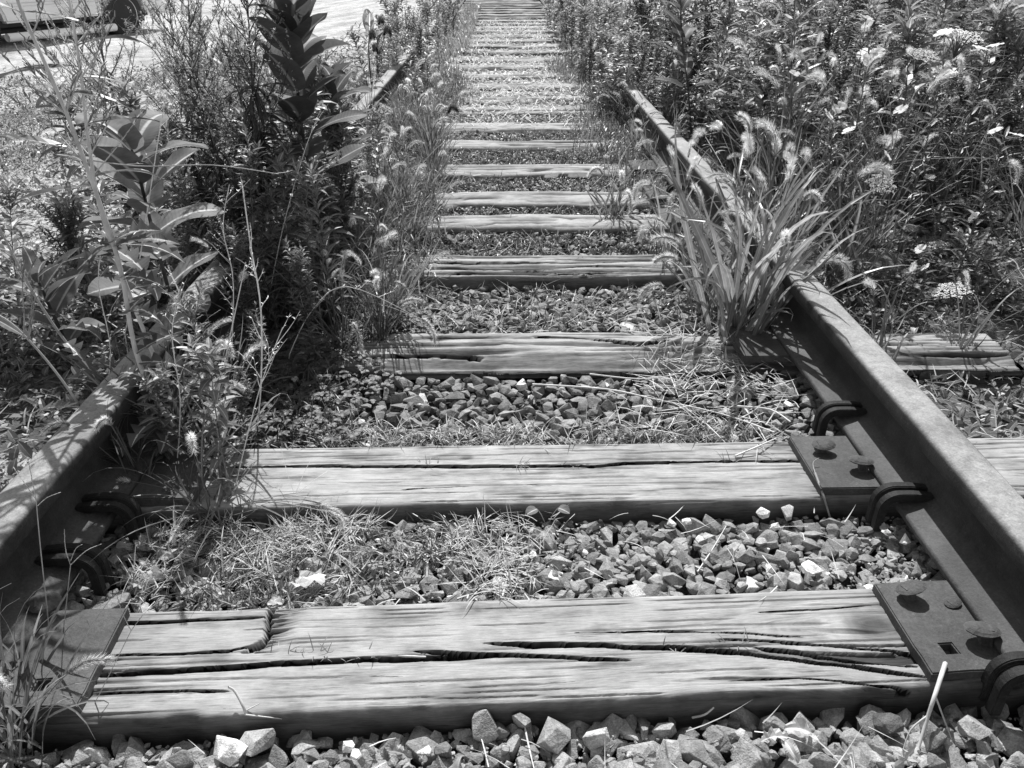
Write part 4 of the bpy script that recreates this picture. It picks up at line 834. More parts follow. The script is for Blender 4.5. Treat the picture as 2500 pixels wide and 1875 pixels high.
thicket(170, area_r, 'leafy weeds in the thicket right of the track', 'weed in the right thicket', (.75, 1.15), HP, sep=.13)
thicket(100, lambda r: ((r.uniform(.56, .98), 4.9 + 7 * r.random()) if r.random() < .8 else (r.uniform(.78, 1.05), r.uniform(4, 5.5))), 'weeds leaning over the far right rail', 'weed over the far right rail', (.4, .75), HP, sep=.12)
thicket(44, lambda r: (r.uniform(-1.0, -.52), r.uniform(5.3, 12)), 'weeds on the far left rail', 'weed along the far left rail', (.5, .75), HP, sep=.18)
thicket(14, lambda r: (r.uniform(.95, 2.2), r.uniform(8, 15)), 'weeds far along the right side', 'weed beyond the thicket', (.8, 1.2), HP, sep=.2)
thicket(16, lambda r: (r.uniform(-1.5, -.85), r.uniform(1.9, 3.8)), 'low weeds left of the left rail', 'weed on the left verge', (.3, .55), HP, sep=.15)
thicket(26, lambda r: (r.uniform(-.95, -.42), r.uniform(1.6, 3.4)), 'dark weeds under the left bushes', 'low weed under the left bushes', (.3, .55), HP, sep=.09)

thicket(44, lambda r: (lambda y: (r.uniform(-1.15, -.45 if y < 2.8 else -.78), y))(r.uniform(1.9, 3.6)), 'weeds burying the left rail', 'weed burying the left rail', (.45, .8), HP, sep=.12)
thicket(8, lambda r: (r.uniform(-.74, -.52), r.uniform(1.25, 1.75)), 'weeds at the left end of the second tie', 'weed crowding the left end of the second tie', (.22, .42), HP, sep=.08)
# ------------------------------------------------------------------ foxtails and grass clumps
def heads(lst): return [at(a, b, Y) for a, b, Y in lst]
foxtail(on(1790, 835), 9, .45, 34, 'big clump of broad-bladed foxtail grass over the right rail beside the third tie', None, 1, (.02, .1), False, .023, (.18, .60), 1.3, drp=(.3, 2.3), tone=(.10, .30), elr=(.95, 1.5), heads_at=heads([(1620, 700, 1.9), (1790, 600, 2.05), (1590, 560, 2.3), (1650, 480, 2.5), (1960, 380, 2.4), (2010, 640, 2.0)]))
foxtail(on(1715, 760), 3, .3, 34, 'short broad-bladed grass just left of the big foxtail clump', None, 51, (-.1, .1), False, .014, (.12, .4), 1.2, drp=(.2, 2.2), tone=(.12, .3))
foxtail(on(1880, 800), 4, .4, 14, 'broad-bladed grass leaning over the rail right of the big clump', None, 52, (.15, .1), False, .020, (.15, .42), 1.2, drp=(.3, 1.8), tone=(.12, .3))
foxtail(on(1640, 640), 3, .3, 24, 'grass tuft on the stones inside the right rail beyond the third tie', None, 53, (0, 0), False, .012, (.12, .34), 1.1, drp=(.2, 2.0), tone=(.1, .26))
foxtail(on(1850, 700), 12, .5, 55, 'foxtail grass clump with arching furry heads just beyond the right rail', None, 2, (-.1, .1), False, .014, (.25, .55), 1.4, drp=(.1, 1.6), heads_at=heads([(1760, 320, 2.75), (1830, 350, 2.7), (1895, 365, 2.7), (1925, 370, 2.65), (2030, 430, 2.6), (1720, 330, 2.8), (1590, 450, 2.7), (2140, 350, 2.6)]))
foxtail(on(2050, 690), 10, .6, 30, 'foxtail grass with pale upright heads in front of the right thicket', None, 3, (0, .1), False, .010, (.2, .4), 1.35, heads_at=heads([(2010, 200, 2.7), (2110, 240, 2.7), (2180, 190, 2.7), (2460, 400, 2.6), (2330, 150, 2.8), (1960, 150, 2.9), (2115, 80, 2.9), (2350, 200, 2.8), (2170, 360, 2.5)]))
foxtail(on(1500, 545), 6, .25, 26, 'small dark foxtail tuft inside the right rail in front of the fifth tie', None, 4, (0, -.1), False, .012, (.10, .2), 1.0, heads_at=heads([(1530, 470, 2.75), (1600, 420, 2.9), (1640, 500, 2.7)]))
foxtail(on(900, 480), 4, .4, 6, 'dark foxtail heads arching over the far left rail', None, 5, (.2, 0), True, .008, (.1, .2), 1.2, heads_at=heads([(925, 60, 2.9), (938, 85, 2.9), (905, 95, 2.9), (912, 125, 2.9)]))
foxtail(on(1050, 500), 1, .3, 4, 'single dark foxtail head standing above the left end of a tie', None, 6, (0, 0), True, .006, (.08, .15), 1.2, heads_at=heads([(1095, 275, 3.0)]))
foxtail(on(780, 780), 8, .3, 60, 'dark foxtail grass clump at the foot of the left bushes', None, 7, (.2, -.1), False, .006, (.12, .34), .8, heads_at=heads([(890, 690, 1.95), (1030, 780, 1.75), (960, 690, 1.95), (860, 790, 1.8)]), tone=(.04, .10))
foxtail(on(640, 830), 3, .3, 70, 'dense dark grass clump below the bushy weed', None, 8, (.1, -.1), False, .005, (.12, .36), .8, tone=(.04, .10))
foxtail(on(560, 1010), 3, .22, 60, 'grass clump with narrow blades at the left end of the second tie', None, 9, (0, -.2), False, .006, (.1, .26), .8, tone=(.06, .16))
foxtail(on(520, 1260), 7, .22, 40, 'low foxtail grass between the two nearest ties at left', None, 10, (.1, 0), False, .005, (.06, .16), .75, heads_at=heads([(460, 1265, 1.12), (780, 1235, 1.15), (800, 1250, 1.12), (640, 1350, 1.05), (320, 1175, 1.2), (665, 1460, .96)]), tone=(.08, .2))
foxtail(on(40, 1840), 2, .2, 44, 'sunlit grass clump in the lower left corner', None, 11, (.05, .1), False, .007, (.08, .22), .8, tone=(.10, .24))
foxtail(on(60, 1700), 0, .2, 26, 'arching grass blades at the left edge beside the near left plate', None, 12, (.1, .1), False, .007, (.1, .22), .8, tone=(.10, .24))
foxtail(on(2150, 900), 2, .3, 12, 'sparse upright grass outside the right rail beside the third tie end', None, 13, (.1, .1), False, .008, (.12, .3), .9)
foxtail(on(2340, 860), 1, .25, 10, 'few broad grass blades at the right end of the third tie', None, 14, (0, .1), False, .009, (.12, .28), .9)
rf = random.Random(5)
foxtail(on(420, 1080), 3, .25, 60, 'tangled grass in front of the left rail beside the second tie', None, 61, (.1, 0), False, .007, (.12, .36), .8, tone=(.07, .2))
foxtail(on(520, 1150), 2, .2, 40, 'narrow-bladed grass leaning over the left part of the second tie', None, 62, (.2, .1), False, .006, (.1, .3), .8, tone=(.08, .22))
foxtail(on(350, 1200), 2, .2, 30, 'grass tuft against the left rail foot before the second tie', None, 63, (.1, .1), False, .006, (.08, .22), .8, tone=(.07, .18))
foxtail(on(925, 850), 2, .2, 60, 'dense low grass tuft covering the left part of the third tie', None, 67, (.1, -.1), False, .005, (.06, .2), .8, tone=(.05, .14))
foxtail(on(960, 800), 2, .2, 40, 'low grass tuft behind the third tie at its left end', None, 68, (.1, -.1), False, .005, (.06, .2), .8, tone=(.06, .16))
foxtail(on(900, 690), 3, .3, 50, 'grass clump hiding the left end of the fourth tie', None, 64, (.1, 0), False, .006, (.12, .36), .9, tone=(.06, .16))
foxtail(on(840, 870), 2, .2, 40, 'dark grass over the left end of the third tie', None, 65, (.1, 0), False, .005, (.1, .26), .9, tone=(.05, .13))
foxtail(on(640, 620), 3, .4, 70, 'tall grass between the bushy weed and the left rail', None, 66, (0, 0), False, .007, (.2, .5), .9, tone=(.06, .18))
def fox_group(n, area, label, group, H, sc, nb=24, hd=3):
    for i in range(n):
        x, y = area(rf); foxtail((x, y, bz(x, y)), hd, H, nb, label + ', level with the %s tie' % tie_by(y), group, 100 + int(x * 1000) + i, (rf.uniform(-.2, .2), rf.uniform(-.2, .2)), False, .007, (H * .4, H * 1.0), sc)
fox_group(34, lambda r: (r.uniform(-.95, -.34) if r.random() < .6 else r.uniform(-.5, -.3), r.uniform(1.9, 4.6)), 'fine foxtail tuft on the grassy shoulder inside the left rail', 'foxtail tufts inside the left rail', .32, .9, 44, 2)
fox_group(7, lambda r: (r.uniform(.5, .8), r.uniform(2.6, 5.5)), 'fine foxtail tuft growing against the inside of the right rail', 'foxtail tufts inside the right rail', .22, .9)
fox_group(14, lambda r: (r.uniform(1.0, 2.2), r.uniform(2.5, 3.6)), 'foxtail tuft along the front of the right thicket', 'foxtail tufts before the right thicket', .55, 1.0, 18, 4)
fox_group(16, lambda r: (r.uniform(1.05, 2.6), r.uniform(2.7, 4.4)), 'tall pale grass standing in the right thicket', 'tall grasses in the right thicket', .75, 1.2, 22, 3)
fox_group(10, lambda r: (r.uniform(.62, .95), r.uniform(4.2, 5.6)), 'low grass tuft closing over the right rail', 'low grass closing over the right rail', .26, .9, 40, 1)
fox_group(6, lambda r: (r.uniform(-.98, -.62), r.uniform(4.6, 5.6)), 'low grass tuft closing over the left rail', 'low grass closing over the left rail', .22, .9, 36, 1)
fox_group(8, lambda r: (r.uniform(.85, 1.2), r.uniform(4, 7)), 'tall grass tuft beside the far right rail', 'grass tufts by the far right rail', .5, 1.0, 30, 2)
fox_group(6, lambda r: (r.uniform(-1.6, -.85), r.uniform(2.2, 4.2)), 'grass tuft on the verge left of the track', 'grass tufts on the left verge', .3, .9, 16, 2)

# ------------------------------------------------------------------ white flowers
def umbel_mesh(seed, D=.07):
    r = random.Random(seed); mb = MB()
    for i in range(26):
        rr_ = D / 2 * math.sqrt((i + .5) / 26); a = i * 2.399; c = Vector((rr_ * math.cos(a), rr_ * math.sin(a), .012 - 3.2 * rr_ * rr_)); tube(mb, [(0, 0, -.035), c * .6 + Vector((0, 0, -.008)), c], .0006, .0005, .12, 3)
        for k in range(15): q_ = c + Vector((r.gauss(0, .0036), r.gauss(0, .0036), r.gauss(0, .0008))); s = r.uniform(.0014, .0022); t = r.uniform(0, 3); mb.add([q_ + Vector((math.cos(t + j * 1.257) * s, math.sin(t + j * 1.257) * s, r.gauss(0, .0003))) for j in range(5)], [(0, 1, 2, 3, 4)], .8)
    return mb.mesh('umbel', M['petal'])
UM = [umbel_mesh(1), umbel_mesh(2, .06)]
def lace(label, base, tops, seed):
    r = random.Random(seed); e = empty('queen_annes_lace', base, label, 'wildflower'); st = MB(); fo = MB()
    for k, (p, sc, tl) in enumerate(tops):
        t = Vector(p) - Vector(base); c = smooth_path([(0, 0, 0), t * .5 + Vector((r.gauss(0, .02), r.gauss(0, .02), 0)), t - Vector((0, 0, .03 * sc))], 4); tube(st, c, .0018, .001, .13, 5); o_ = link_mesh('umbel', UM[k % 2], e, t, (tl[0], tl[1], r.uniform(0, 6)), sc)
        for j in range(7): q_, d = pt_on(c, r.uniform(.1, .8)); leaf(fo, q_, rdir(r, .5), UP, r.uniform(.02, .05), .004, 'lance', .5, .2, .1, 3, 0, r)
    st.build('stem', M['stem'], e); fo.build('foliage', M['leaf'], e)
def under(x, y): return (x, y, bz(x, y))
def lace_at(label, tops, seed, dy=.05):
    ps = [at(a, b, Y) for a, b, Y, _, _ in tops]; lace(label, under(ps[0].x + .02, ps[0].y + dy), [(q_, t[3], t[4]) for q_, t in zip(ps, tops)], seed)
lace_at('low flat white umbel flower beyond the right rail near the third tie end', [(2325, 718, 1.95, 1.2, (.25, .1))], 1)
lace_at('white umbel flower on a slanting stem above the grass clump', [(2150, 455, 2.3, 1.15, (.5, -.2))], 2, .15)
lace_at('white umbel flower seen edge-on high in the right thicket', [(2250, 145, 2.55, 1.35, (-.1, -.35))], 3)
lace_at('largest bright white umbel flower at the upper right', [(2345, 100, 2.6, 1.5, (.45, 0)), (2220, 560, 2.5, .6, (.4, .2))], 4)
lace_at('pair of small flat white umbels low in the right thicket', [(2290, 604, 2.3, .9, (.2, 0)), (2270, 435, 2.4, .5, (.3, 0))], 5)
def flower_mesh(seed, k=4, s=.026):
    r = random.Random(seed); mb = MB()
    for i in range(k): leaf(mb, (0, 0, 0), rdir(r, .45, i * 2 * math.pi / k + r.uniform(-.2, .2)), UP, s * r.uniform(.9, 1.1), s * 1.05, 'petal', r.uniform(.2, 1.0), r.uniform(0, .2), .92, 6, .03, r)
    tube(mb, [(0, 0, -.02), (0, 0, .004)], .0012, .0018, .3, 4); return mb.mesh('flower', M['petal'])
FL = [flower_mesh(s) for s in range(4)]
def primrose(label, base, fl, seed, H=.6):
    r = random.Random(seed); e = empty('evening_primrose', base, label, 'wildflower'); st = MB(); fo = MB(); ct = sum((Vector(p) for p in fl), Vector()) / len(fl) - Vector(base); c = smooth_path([(0, 0, 0), ct * .5 + Vector((.01, 0, 0)), ct], 5); tube(st, c, .0032, .0016, .12, 6)
    for j in range(60): q_, d = pt_on(c, .12 + .86 * j / 60); leaf(fo, q_, rdir(r, .45, j * 2.4), UP, r.uniform(.05, .09), r.uniform(.010, .016), 'lance', r.uniform(.3, 1), .3, r.uniform(.06, .13), 5, 0, r)
    for p in fl:
        t = Vector(p) - Vector(base); tube(st, [ct * .97, t], .0012, .001, .2, 4); link_mesh('flower', FL[r.randrange(4)], e, t, (r.uniform(.2, 1.1), r.uniform(-.5, .5), r.uniform(0, 6)), r.uniform(.8, 1.05))
    st.build('stem', M['stem'], e); fo.build('foliage', M['leaf'], e)
def prim(label, fl, seed):
    ps = [at(*f) for f in fl]; primrose(label, under(ps[0].x + .03, ps[0].y + .05), ps, seed)
prim('wildflower with two white blossoms at the right edge of the thicket', [(2430, 322, 2.3), (2480, 330, 2.3)], 1)
prim('wildflower with white blossoms left of centre in the right thicket', [(2050, 262, 2.6), (2020, 285, 2.6)], 2)
prim('wildflower with a cluster of drooping white blossoms high in the thicket', [(2110, 135, 2.65), (2140, 130, 2.65), (2118, 60, 2.65), (2125, 145, 2.6)], 3)
prim('wildflower with white blossoms between the two highest umbels', [(2290, 180, 2.5), (2320, 178, 2.5), (2305, 85, 2.55)], 4)
prim('wildflower with small white blossoms in the upper right corner', [(2395, 120, 2.6), (2430, 112, 2.6)], 5)
def blossom(px, py, Y, label, sc=.7):
    q_ = at(px, py, Y); b0 = Vector(under(q_.x + .01, q_.y + .03)); e = empty('small_wildflower', b0, label, 'wildflower', 'small white blossoms in the right thicket'); t = q_ - b0; st = MB(); tube(st, smooth_path([(0, 0, 0), t * .5 + Vector((.01, 0, 0)), t], 3), .0013, .0008, .12, 4); r = random.Random(px)
    for j in range(14): w_ = t * r.uniform(.15, .9); leaf(st, w_, rdir(r, .4), UP, r.uniform(.03, .06), .010, 'lance', .7, .2, .12, 4, 0, r)
    st.build('stem', M['leaf'], e); link_mesh('flower', FL[px % 4], e, t, (r.uniform(.3, 1.0), r.uniform(-.4, .4), r.uniform(0, 6)), sc)
for px, py, Y, w_, sc in [(2074, 321, 2.4, 'left of the furry heads, above a bent pair', .8), (1918, 384, 2.2, 'lowest left, between furry foxtail heads', .7), (2165, 380, 2.2, 'just above the slanting umbel', .7), (2241, 409, 2.2, 'right of the slanting umbel', .5), (2379, 529, 2.2, 'alone at mid-height near the right edge', .7), (2246, 610, 2.1, 'low, left of the pair of small umbels', .7), (2115, 45, 2.5, 'highest, close to the top edge', .9), (1938, 181, 2.6, 'high and leftmost', .7), (2260, 653, 2.05, 'just above the low flat umbel', .5), (2440, 470, 2.2, 'below the pair at the right edge', .6), (2200, 270, 2.4, 'in the middle of the thicket under the edge-on umbel', .8), (1755, 300, 2.9, 'left of the arching foxtails by the rail', .6)]: blossom(px, py, Y, 'small white blossom ' + w_, sc)
# tiny low white flowers
def small_flower(px, py, label, s=.5):
    p = gp(px, py + 30, -.02); z = bz(p.x, p.y); e = empty('clover_blossom', (p.x, p.y, z), label, 'clover blossom'); t = at(px, py, p.y) - Vector((p.x, p.y, z)); st = MB(); tube(st, [(0, 0, 0), t], .0008, .0006, .15, 4); st.build('stem', M['stem'], e); r = random.Random(px); mb = MB()
    for i in range(24): floret(mb, rdir(r, r.uniform(-.3, 1.5)) * .006 * s * 2, .004 * s * 2, r, .8)
    mb.build('flower_head', M['petal'], e, False, t)
small_flower(720, 927, 'white clover blossom in the dark clover, left of a pair'); small_flower(780, 922, 'white clover blossom in the dark clover, right of a pair'); small_flower(622, 848, 'starry white clover blossom left of the clover patch'); small_flower(718, 665, 'small round white blossom in the dark grass above the clover', .4); small_flower(908, 785, 'tiny white blossom at the right end of the dark clover', .4)
small_flower(1480, 385, 'small white blossoms beside the right rail in the distance', .9)

# ------------------------------------------------------------------ small debris
def crumple(mb, s, r, tone, n=5, flat=.35):
    g = [[Vector(((i / n - .5) * s * (1 + r.gauss(0, .08)), (j / n - .5) * s * .7 * (1 + r.gauss(0, .08)), r.gauss(0, s * .10) + flat * s * (.25 - (i / n - .5) ** 2))) for j in range(n + 1)] for i in range(n + 1)]
    V = [v for row in g for v in row]; F = []
    for i in range(n):
        for j in range(n):
            if (i in (0, n - 1)) and (j in (0, n - 1)): continue
            a = i * (n + 1) + j; F.append((a, a + n + 1, a + n + 2, a + 1))
    mb.add(V, F, [tone * r.uniform(.85, 1.1) for _ in V], 1)
def scrap(px, py, s, label, seed, tone=.8, name='paper_scrap', cat='scrap', dz=.006):
    r = random.Random(seed); p = gp(px, py, -.02); z = bz(p.x, p.y); p = gp(px, py, z); mb = MB(); crumple(mb, s, r, tone); o_ = mb.build(name, M['petal']); o_.location = (p.x, p.y, z + dz); o_.rotation_euler = (r.gauss(0, .2), r.gauss(0, .2), r.uniform(0, 6)); tag(o_, label, cat)
scrap(752, 1425, .062, 'white crumpled scrap in the grass before the nearest tie', 1, .85); scrap(675, 1475, .025, 'small white crumb of litter at the notch of the nearest tie', 2); scrap(1740, 690, .09, 'white crumpled litter behind the big grass clump', 3, .85); scrap(1745, 850, .07, 'pale papery husk at the foot of the big grass clump', 4, .7); scrap(385, 1415, .035, 'pale curled scrap among grass before the near left plate', 6, .7); scrap(1540, 950 - 10, .001, 'x', 7) if False else None
def dead_leaf(px, py, L, label, seed, tone=.45, group=None):
    r = random.Random(seed); p = gp(px, py, -.02); z = bz(p.x, p.y); p = gp(px, py, z); mb = MB(); L = L * .7; tone = tone * .8; leaf(mb, (-L / 2, 0, 0), (1, 0, .35), UP, L, L * .55, 'lobed' if seed % 3 == 0 else 'oval', 1.5, .5, tone, 14, .22, r, True, r.uniform(-.6, .6)); o_ = mb.build('dead_leaf', M['dead']); o_.location = (p.x, p.y, z + .008); o_.rotation_euler = (r.gauss(0, .3), r.gauss(0, .3), r.uniform(0, 6)); tag(o_, label, 'dead leaf', group)
for i, (px, py, L, t, lb) in enumerate([(1880, 1810, .06, .7, 'bright crumpled dead leaf in the foreground gravel, left of a white pair'), (1945, 1790, .055, .65, 'curled bright dead leaf right of the crumpled one'), (1930, 1845, .045, .7, 'white dead leaf piece at the bottom edge'), (2210, 1860, .06, .6, 'pale pointed dead leaf at the bottom edge below the twig'),
    (1800, 960, .08, .45, 'curled grey dead leaf at the foot of the grass clump'), (1860, 925, .07, .5, 'folded pale dead leaf against the right rail foot'), (2170, 1300, .05, .5, 'crinkled pale dead leaf by the right rail foot in front of the second tie'), (400, 1370, .05, .4, 'mottled dead leaf by the left rail foot'), (310, 1345, .045, .35, 'broken dead leaf touching the left rail foot'),
    (350, 1440, .05, .5, 'pale torn dead leaf before the near left plate'), (2340, 1010, .06, .3, 'dead leaf outside the right rail'), (2290, 930, .06, .15, 'dark broad leaf standing outside the right rail'), (830, 1045, .055, .25, 'single upright pointed leaf at the back edge of the second tie'), (2160, 1690, .05, .35, 'withered leaf under the corner of the near right plate'),
    (1120, 1880, .05, .4, 'leaf fragment at the bottom edge near the middle'), (980, 1850, .05, .35, 'dull dead leaf in the foreground gravel')]): dead_leaf(px, py, L, lb, i, t)
for i in range(40):
    r = random.Random(900 + i); x, y = r.uniform(.95, 2.6), r.uniform(1.0, 3.0); p = cam
    mb = MB(); L_ = r.uniform(.02, .05); leaf(mb, (-L_ / 2, 0, 0), (1, 0, .3), UP, L_, L_ * .5, 'oval', 1.1, .4, r.uniform(.15, .5), 8, .1, r, True, r.uniform(-.6, .6)); o_ = mb.build('dead_leaf', M['dead']); o_.location = (x, y, bz(x, y) + .012); o_.rotation_euler = (r.gauss(0, .3), r.gauss(0, .3), r.uniform(0, 6)); tag(o_, 'dead leaf lying on the gravel outside the right rail', 'dead leaf', 'dead leaves outside the right rail')
def twig(label, segs, r0, tone=.55, name='twig'):
    b0 = segs[0][0].copy(); e = empty(name, b0, label, 'twig'); mb = MB(); tube(mb, smooth_path(rel(e, segs[0]), 4), r0, r0 * .6, tone, 6); mb.build('stem', M['stem'], e, True)
    for s in segs[1:]: mb = MB(); tube(mb, smooth_path(rel(e, s), 4), r0 * .45, r0 * .2, tone, 4); mb.build('branch', M['stem'], e, True)
g0 = lambda a, b, z: gp(a, b, z)
twig('forked pale twig leaning from the gravel onto the near right tie plate', [[g0(2308, 1620, .02), g0(2285, 1690, .03), g0(2262, 1760, .0), g0(2235, 1850, -.03)], [g0(2282, 1695, .028), g0(2310, 1770, -.01), g0(2325, 1810, -.03)], [g0(2268, 1745, .006), g0(2225, 1780, -.01), g0(2205, 1830, -.03)], [g0(2255, 1790, -.01), g0(2240, 1810, -.02), g0(2222, 1822, -.03)]], .0035)
twig('short bent twig leaning on the edge of the second right tie plate', [[g0(1990, 1155, .02), g0(2010, 1210, .005), g0(2026, 1262, -.03)], [g0(1990, 1155, .02), g0(1985, 1130, .025), g0(2000, 1118, .03)]], .0028, .3)
twig('long bleached stalk lying over the gravel between the second and third ties', [[g0(1300, 938, -.02), g0(1480, 950, -.005), g0(1600, 975, -.005), g0(1760, 1010, -.01), g0(1890, 1055, .01)], [g0(1480, 950, -.005), g0(1530, 975, -.01), g0(1500, 985, -.02)]], .0022, .75)
twig('shorter bleached stalk above the long one', [[g0(1440, 913, -.01), g0(1560, 925, 0), g0(1650, 915, .01)]], .002, .7)
twig('bleached straw curving beside the right rail foot', [[g0(1800, 992, .0), g0(1880, 1000, .0), g0(1930, 1030, .0)], [g0(1810, 1018, 0), g0(1860, 1030, .0), g0(1920, 1062, -.01)]], .0026, .75)
twig('three-armed straw star lying on the far right end of the second tie', [[g0(1795, 1113, .003), g0(1850, 1090, .012), g0(1895, 1070, .004)], [g0(1850, 1090, .012), g0(1895, 1117, .003)], [g0(1850, 1085, .012), g0(1845, 1130, .002)]], .002, .75)
twig('thin straight straw leaning on the foreground stones between the nearest ties', [[g0(1703, 1396, -.03), g0(1740, 1340, -.02), g0(1773, 1284, -.01)]], .0014, .7)
twig('small twig at the front edge of the nearest tie, right of the middle', [[g0(1690, 1752, -.04), g0(1720, 1745, -.03), g0(1743, 1727, -.02)]], .0018, .7)
twig('straw strip wedged in the split of the nearest tie', [[g0(945, 1600, -.004), g0(990, 1602, -.003), g0(1040, 1604, -.004)]], .0028, .55)
twig('pale reed fragment standing in front of the nearest tie', [[g0(605, 1790, -.05), g0(600, 1740, .0), g0(575, 1690, .02), g0(557, 1677, .03)], [g0(600, 1735, 0), g0(635, 1717, .01)], [g0(600, 1745, 0), g0(690, 1755, -.01)]], .0025, .6)
# tufts rooted in the splits
for i, (px, py, n, lb) in enumerate([(720, 1600, 12, 'grass sprig growing in the notch of the nearest tie'), (790, 1603, 9, 'tiny tuft in the split just right of the notch'), (900, 1602, 7, 'tiny pale tuft in the split left of the straw strip'), (1785, 1580, 10, 'tiny tuft in the right half of the split of the nearest tie'), (1640, 1580, 6, 'smallest sprout in the split of the nearest tie'), (1270, 1137, 22, 'star-shaped grass tuft in the middle of the second tie split'), (1390, 1137, 9, 'small tuft right of the star-shaped one in the second tie split'), (1040, 1138, 9, 'small tuft left of the star-shaped one in the second tie split'), (1790, 1128, 8, 'tuft in the right end of the second tie split')]):
    r = random.Random(i + 40); p = gp(px, py, -.004); mb = MB()
    for k in range(n): leaf(mb, (r.gauss(0, .012), r.gauss(0, .002), 0), rdir(r, r.uniform(.1, 1.2)), UP, r.uniform(.012, .035), .0022, 'blade', .8, .2, r.uniform(.12, .35), 4, 0, r)
    o_ = mb.build('grass_tuft', M['grass']); o_.location = p; tag(o_, lb, 'grass tuft')
# seedling with two heart-shaped leaves
p = gp(1335, 1275, -.03); e = empty('seedling', p, 'seedling with two round leaves in front of the second tie', 'seedling'); tops = [at(1312, 1243, p.y - .01) - p, at(1362, 1240, p.y) - p]; st = MB()
for t in tops: tube(st, [(0, 0, -.01), t * .6, t], .0009, .0008, .3, 4)
st.build('stem', M['stem'], e)
for s, t in zip((-1, 1), tops): mb = MB(); leaf(mb, (0, 0, 0), (s, -.5, -.05), UP, .024, .024, 'oval', .4, .3, .16, 10, 0, random.Random(1), True); mb.build('leaf', M['broad'], e, True, t)

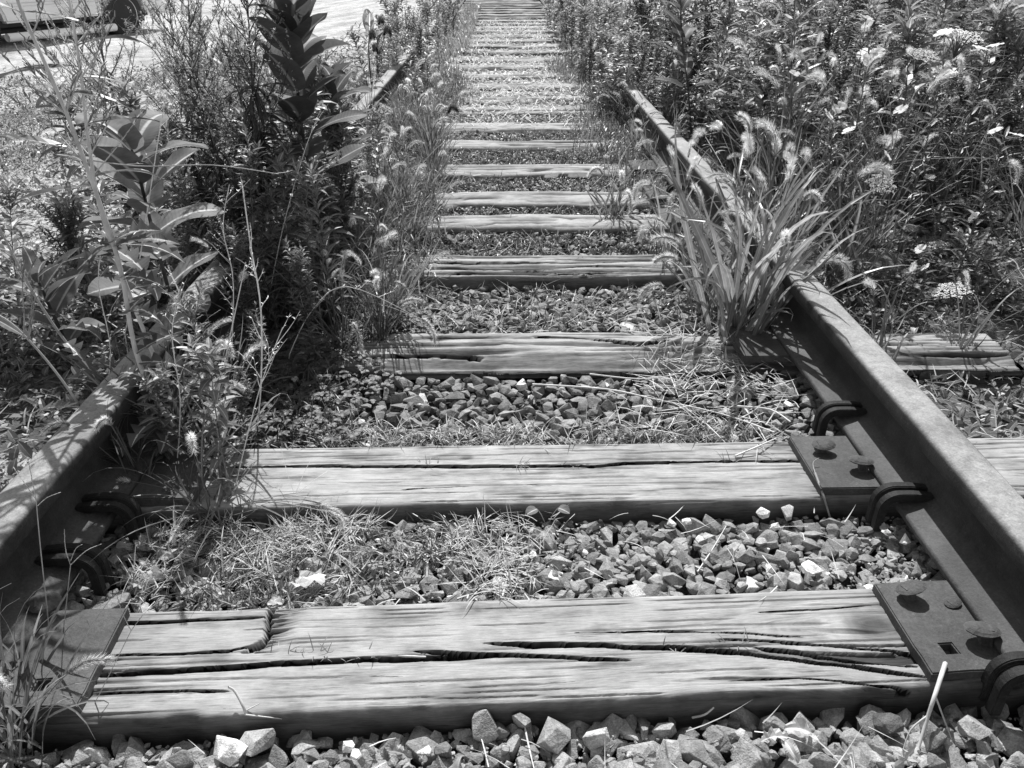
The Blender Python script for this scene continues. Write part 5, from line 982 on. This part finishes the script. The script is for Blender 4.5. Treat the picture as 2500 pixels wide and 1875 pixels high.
# ------------------------------------------------------------------ parked car
def car():
    phi = R(25); dirv = Vector((math.sin(phi), math.cos(phi), 0)); zr = -.405; P1 = Vector((-6.8, 11.9, zr)); e = empty('parked_car', P1, 'pale parked car seen low at the top left corner behind the weeds', 'car'); e.rotation_euler = (0, 0, math.atan2(dirv.y, dirv.x))
    # local x along the car (away), local -y faces the track
    wx = (-.34, 2.12); wr = .36; z0 = .30; x0, x1 = -1.35, 2.95; prof = [(x0, z0 + .1), (x0, .85), (x0 + .1, 1.0)]
    prof += [(x1 - .1, 1.0), (x1, .8), (x1, z0 + .12), (x1 - .1, z0)]
    for c in wx[::-1]: prof += [(c + .43 * math.cos(a), wr + .43 * math.sin(a)) for a in [math.pi * k / 12 for k in range(0, 13)] if wr + .43 * math.sin(a) > z0]
    prof += [(x0 + .1, z0)]
    bm = bmesh.new(); lay = []
    for (y, ins) in ((0.06, .0), (0.0, .03), (.0, .03), (1.8, .03), (1.74, 0)):
        pass
    Ys = [(.05, 0), (0, .0), (1.8, 0), (1.75, 0)]
    def shell(pr, ys, name, mat, parent):
        b = bmesh.new(); rings = [[b.verts.new((x, y, z)) for x, z in p_] for y, p_ in ys]
        n = len(rings[0])
        for a, c in zip(rings, rings[1:]):
            for i in range(n): b.faces.new((a[i], a[(i + 1) % n], c[(i + 1) % n], c[i]))
        b.faces.new(rings[0]); b.faces.new(rings[-1][::-1]); bmesh.ops.recalc_face_normals(b, faces=b.faces)
        bmesh.ops.bevel(b, geom=[ed for ed in b.edges if ed.calc_face_angle(0) > .9], offset=.03, segments=3, affect='EDGES'); bmesh.ops.triangulate(b, faces=[f for f in b.faces if len(f.verts) > 4])
        m_ = bpy.data.meshes.new(name); b.to_mesh(m_); b.free(); m_.materials.append(mat); return link_mesh(name, m_, parent)
    body = shell(prof, [(0.0, prof), (1.8, prof)], 'body', M['paint'], e)
    cab = [(x0 + .15, .98), (x0 + .45, 1.75), (1.15, 1.78), (1.85, .98)]
    shell(cab, [(.08, cab), (.20, [(x * .97, z * 1.0) for x, z in cab]), (1.6, [(x * .97, z) for x, z in cab]), (1.72, cab)], 'cabin', M['paint'], e)
    def bx(name, mat, parent, lo, hi):
        mb = MB(); V = [(x, y, z) for x in (lo[0], hi[0]) for y in (lo[1], hi[1]) for z in (lo[2], hi[2])]; mb.add(V, [(0, 1, 3, 2), (4, 6, 7, 5), (0, 4, 5, 1), (2, 3, 7, 6), (0, 2, 6, 4), (1, 5, 7, 3)]); m_ = mb.mesh(name, mat); b = bmesh.new(); b.from_mesh(m_); bmesh.ops.bevel(b, geom=list(b.edges), offset=min(hi[i] - lo[i] for i in range(3)) * .3, segments=3, affect='EDGES'); b.to_mesh(m_); b.free(); return link_mesh(name, m_, parent)
    for a, b_ in ((-.75, .1), (.2, 1.1)): bx('window', M['glass'], e, (a, .055, 1.12), (b_, .075, 1.62))
    bx('side_moulding', M['chrome'], e, (.05, -.022, .56), (1.66, -.002, .60)); bx('door_seam', M['trim'], e, (.62, -.003, .34), (.632, .02, .98))
    bx('door_handle', M['chrome'], e, (.70, -.03, .86), (.86, -.004, .89)); bx('headlight', M['lamp'], e, (x1 - .04, .1, .62), (x1 + .02, .45, .78)); bx('headlight', M['lamp'], e, (x1 - .04, 1.35, .62), (x1 + .02, 1.7, .78)); bx('bumper', M['paint'], e, (x1 - .02, .0, .32), (x1 + .13, 1.8, .52)); bx('bumper', M['paint'], e, (x0 - .13, 0, .32), (x0 + .02, 1.8, .52)); bx('underbody', M['trim'], e, (x0 + .2, .12, .22), (x1 - .2, 1.68, .5))
    mb = MB(); tube(mb, [(-.05, -.13, .20), (1.75, -.13, .20)], .055, .055, .1, 12); sb = mb.build('side_step', M['paint'], e, True)
    for c in wx:
        for y in (.12, 1.68):
            b = bmesh.new(); n = 32
            def lathe(prf, name, mat, parent):
                b = bmesh.new(); rs = [[b.verts.new((r_ * math.cos(2 * math.pi * k / n), yy, r_ * math.sin(2 * math.pi * k / n))) for k in range(n)] for r_, yy in prf]
                for a, c_ in zip(rs, rs[1:]):
                    for i in range(n): b.faces.new((a[i], a[(i + 1) % n], c_[(i + 1) % n], c_[i]))
                b.faces.new(rs[0][::-1]); b.faces.new(rs[-1]); bmesh.ops.recalc_face_normals(b, faces=b.faces); m_ = bpy.data.meshes.new(name); b.to_mesh(m_); b.free(); m_.materials.append(mat); return link_mesh(name, m_, parent)
            ty = lathe([(.23, -.11), (.33, -.11), (.36, -.08), (.36, .08), (.33, .11), (.23, .11)], 'wheel', M['tyre'], e); ty.location = (c, y, wr); rim = lathe([(.06, -.10), (.20, -.09), (.232, -.115), (.232, .115), (.06, .10)], 'rim', M['chrome'], ty)
    return e
car()
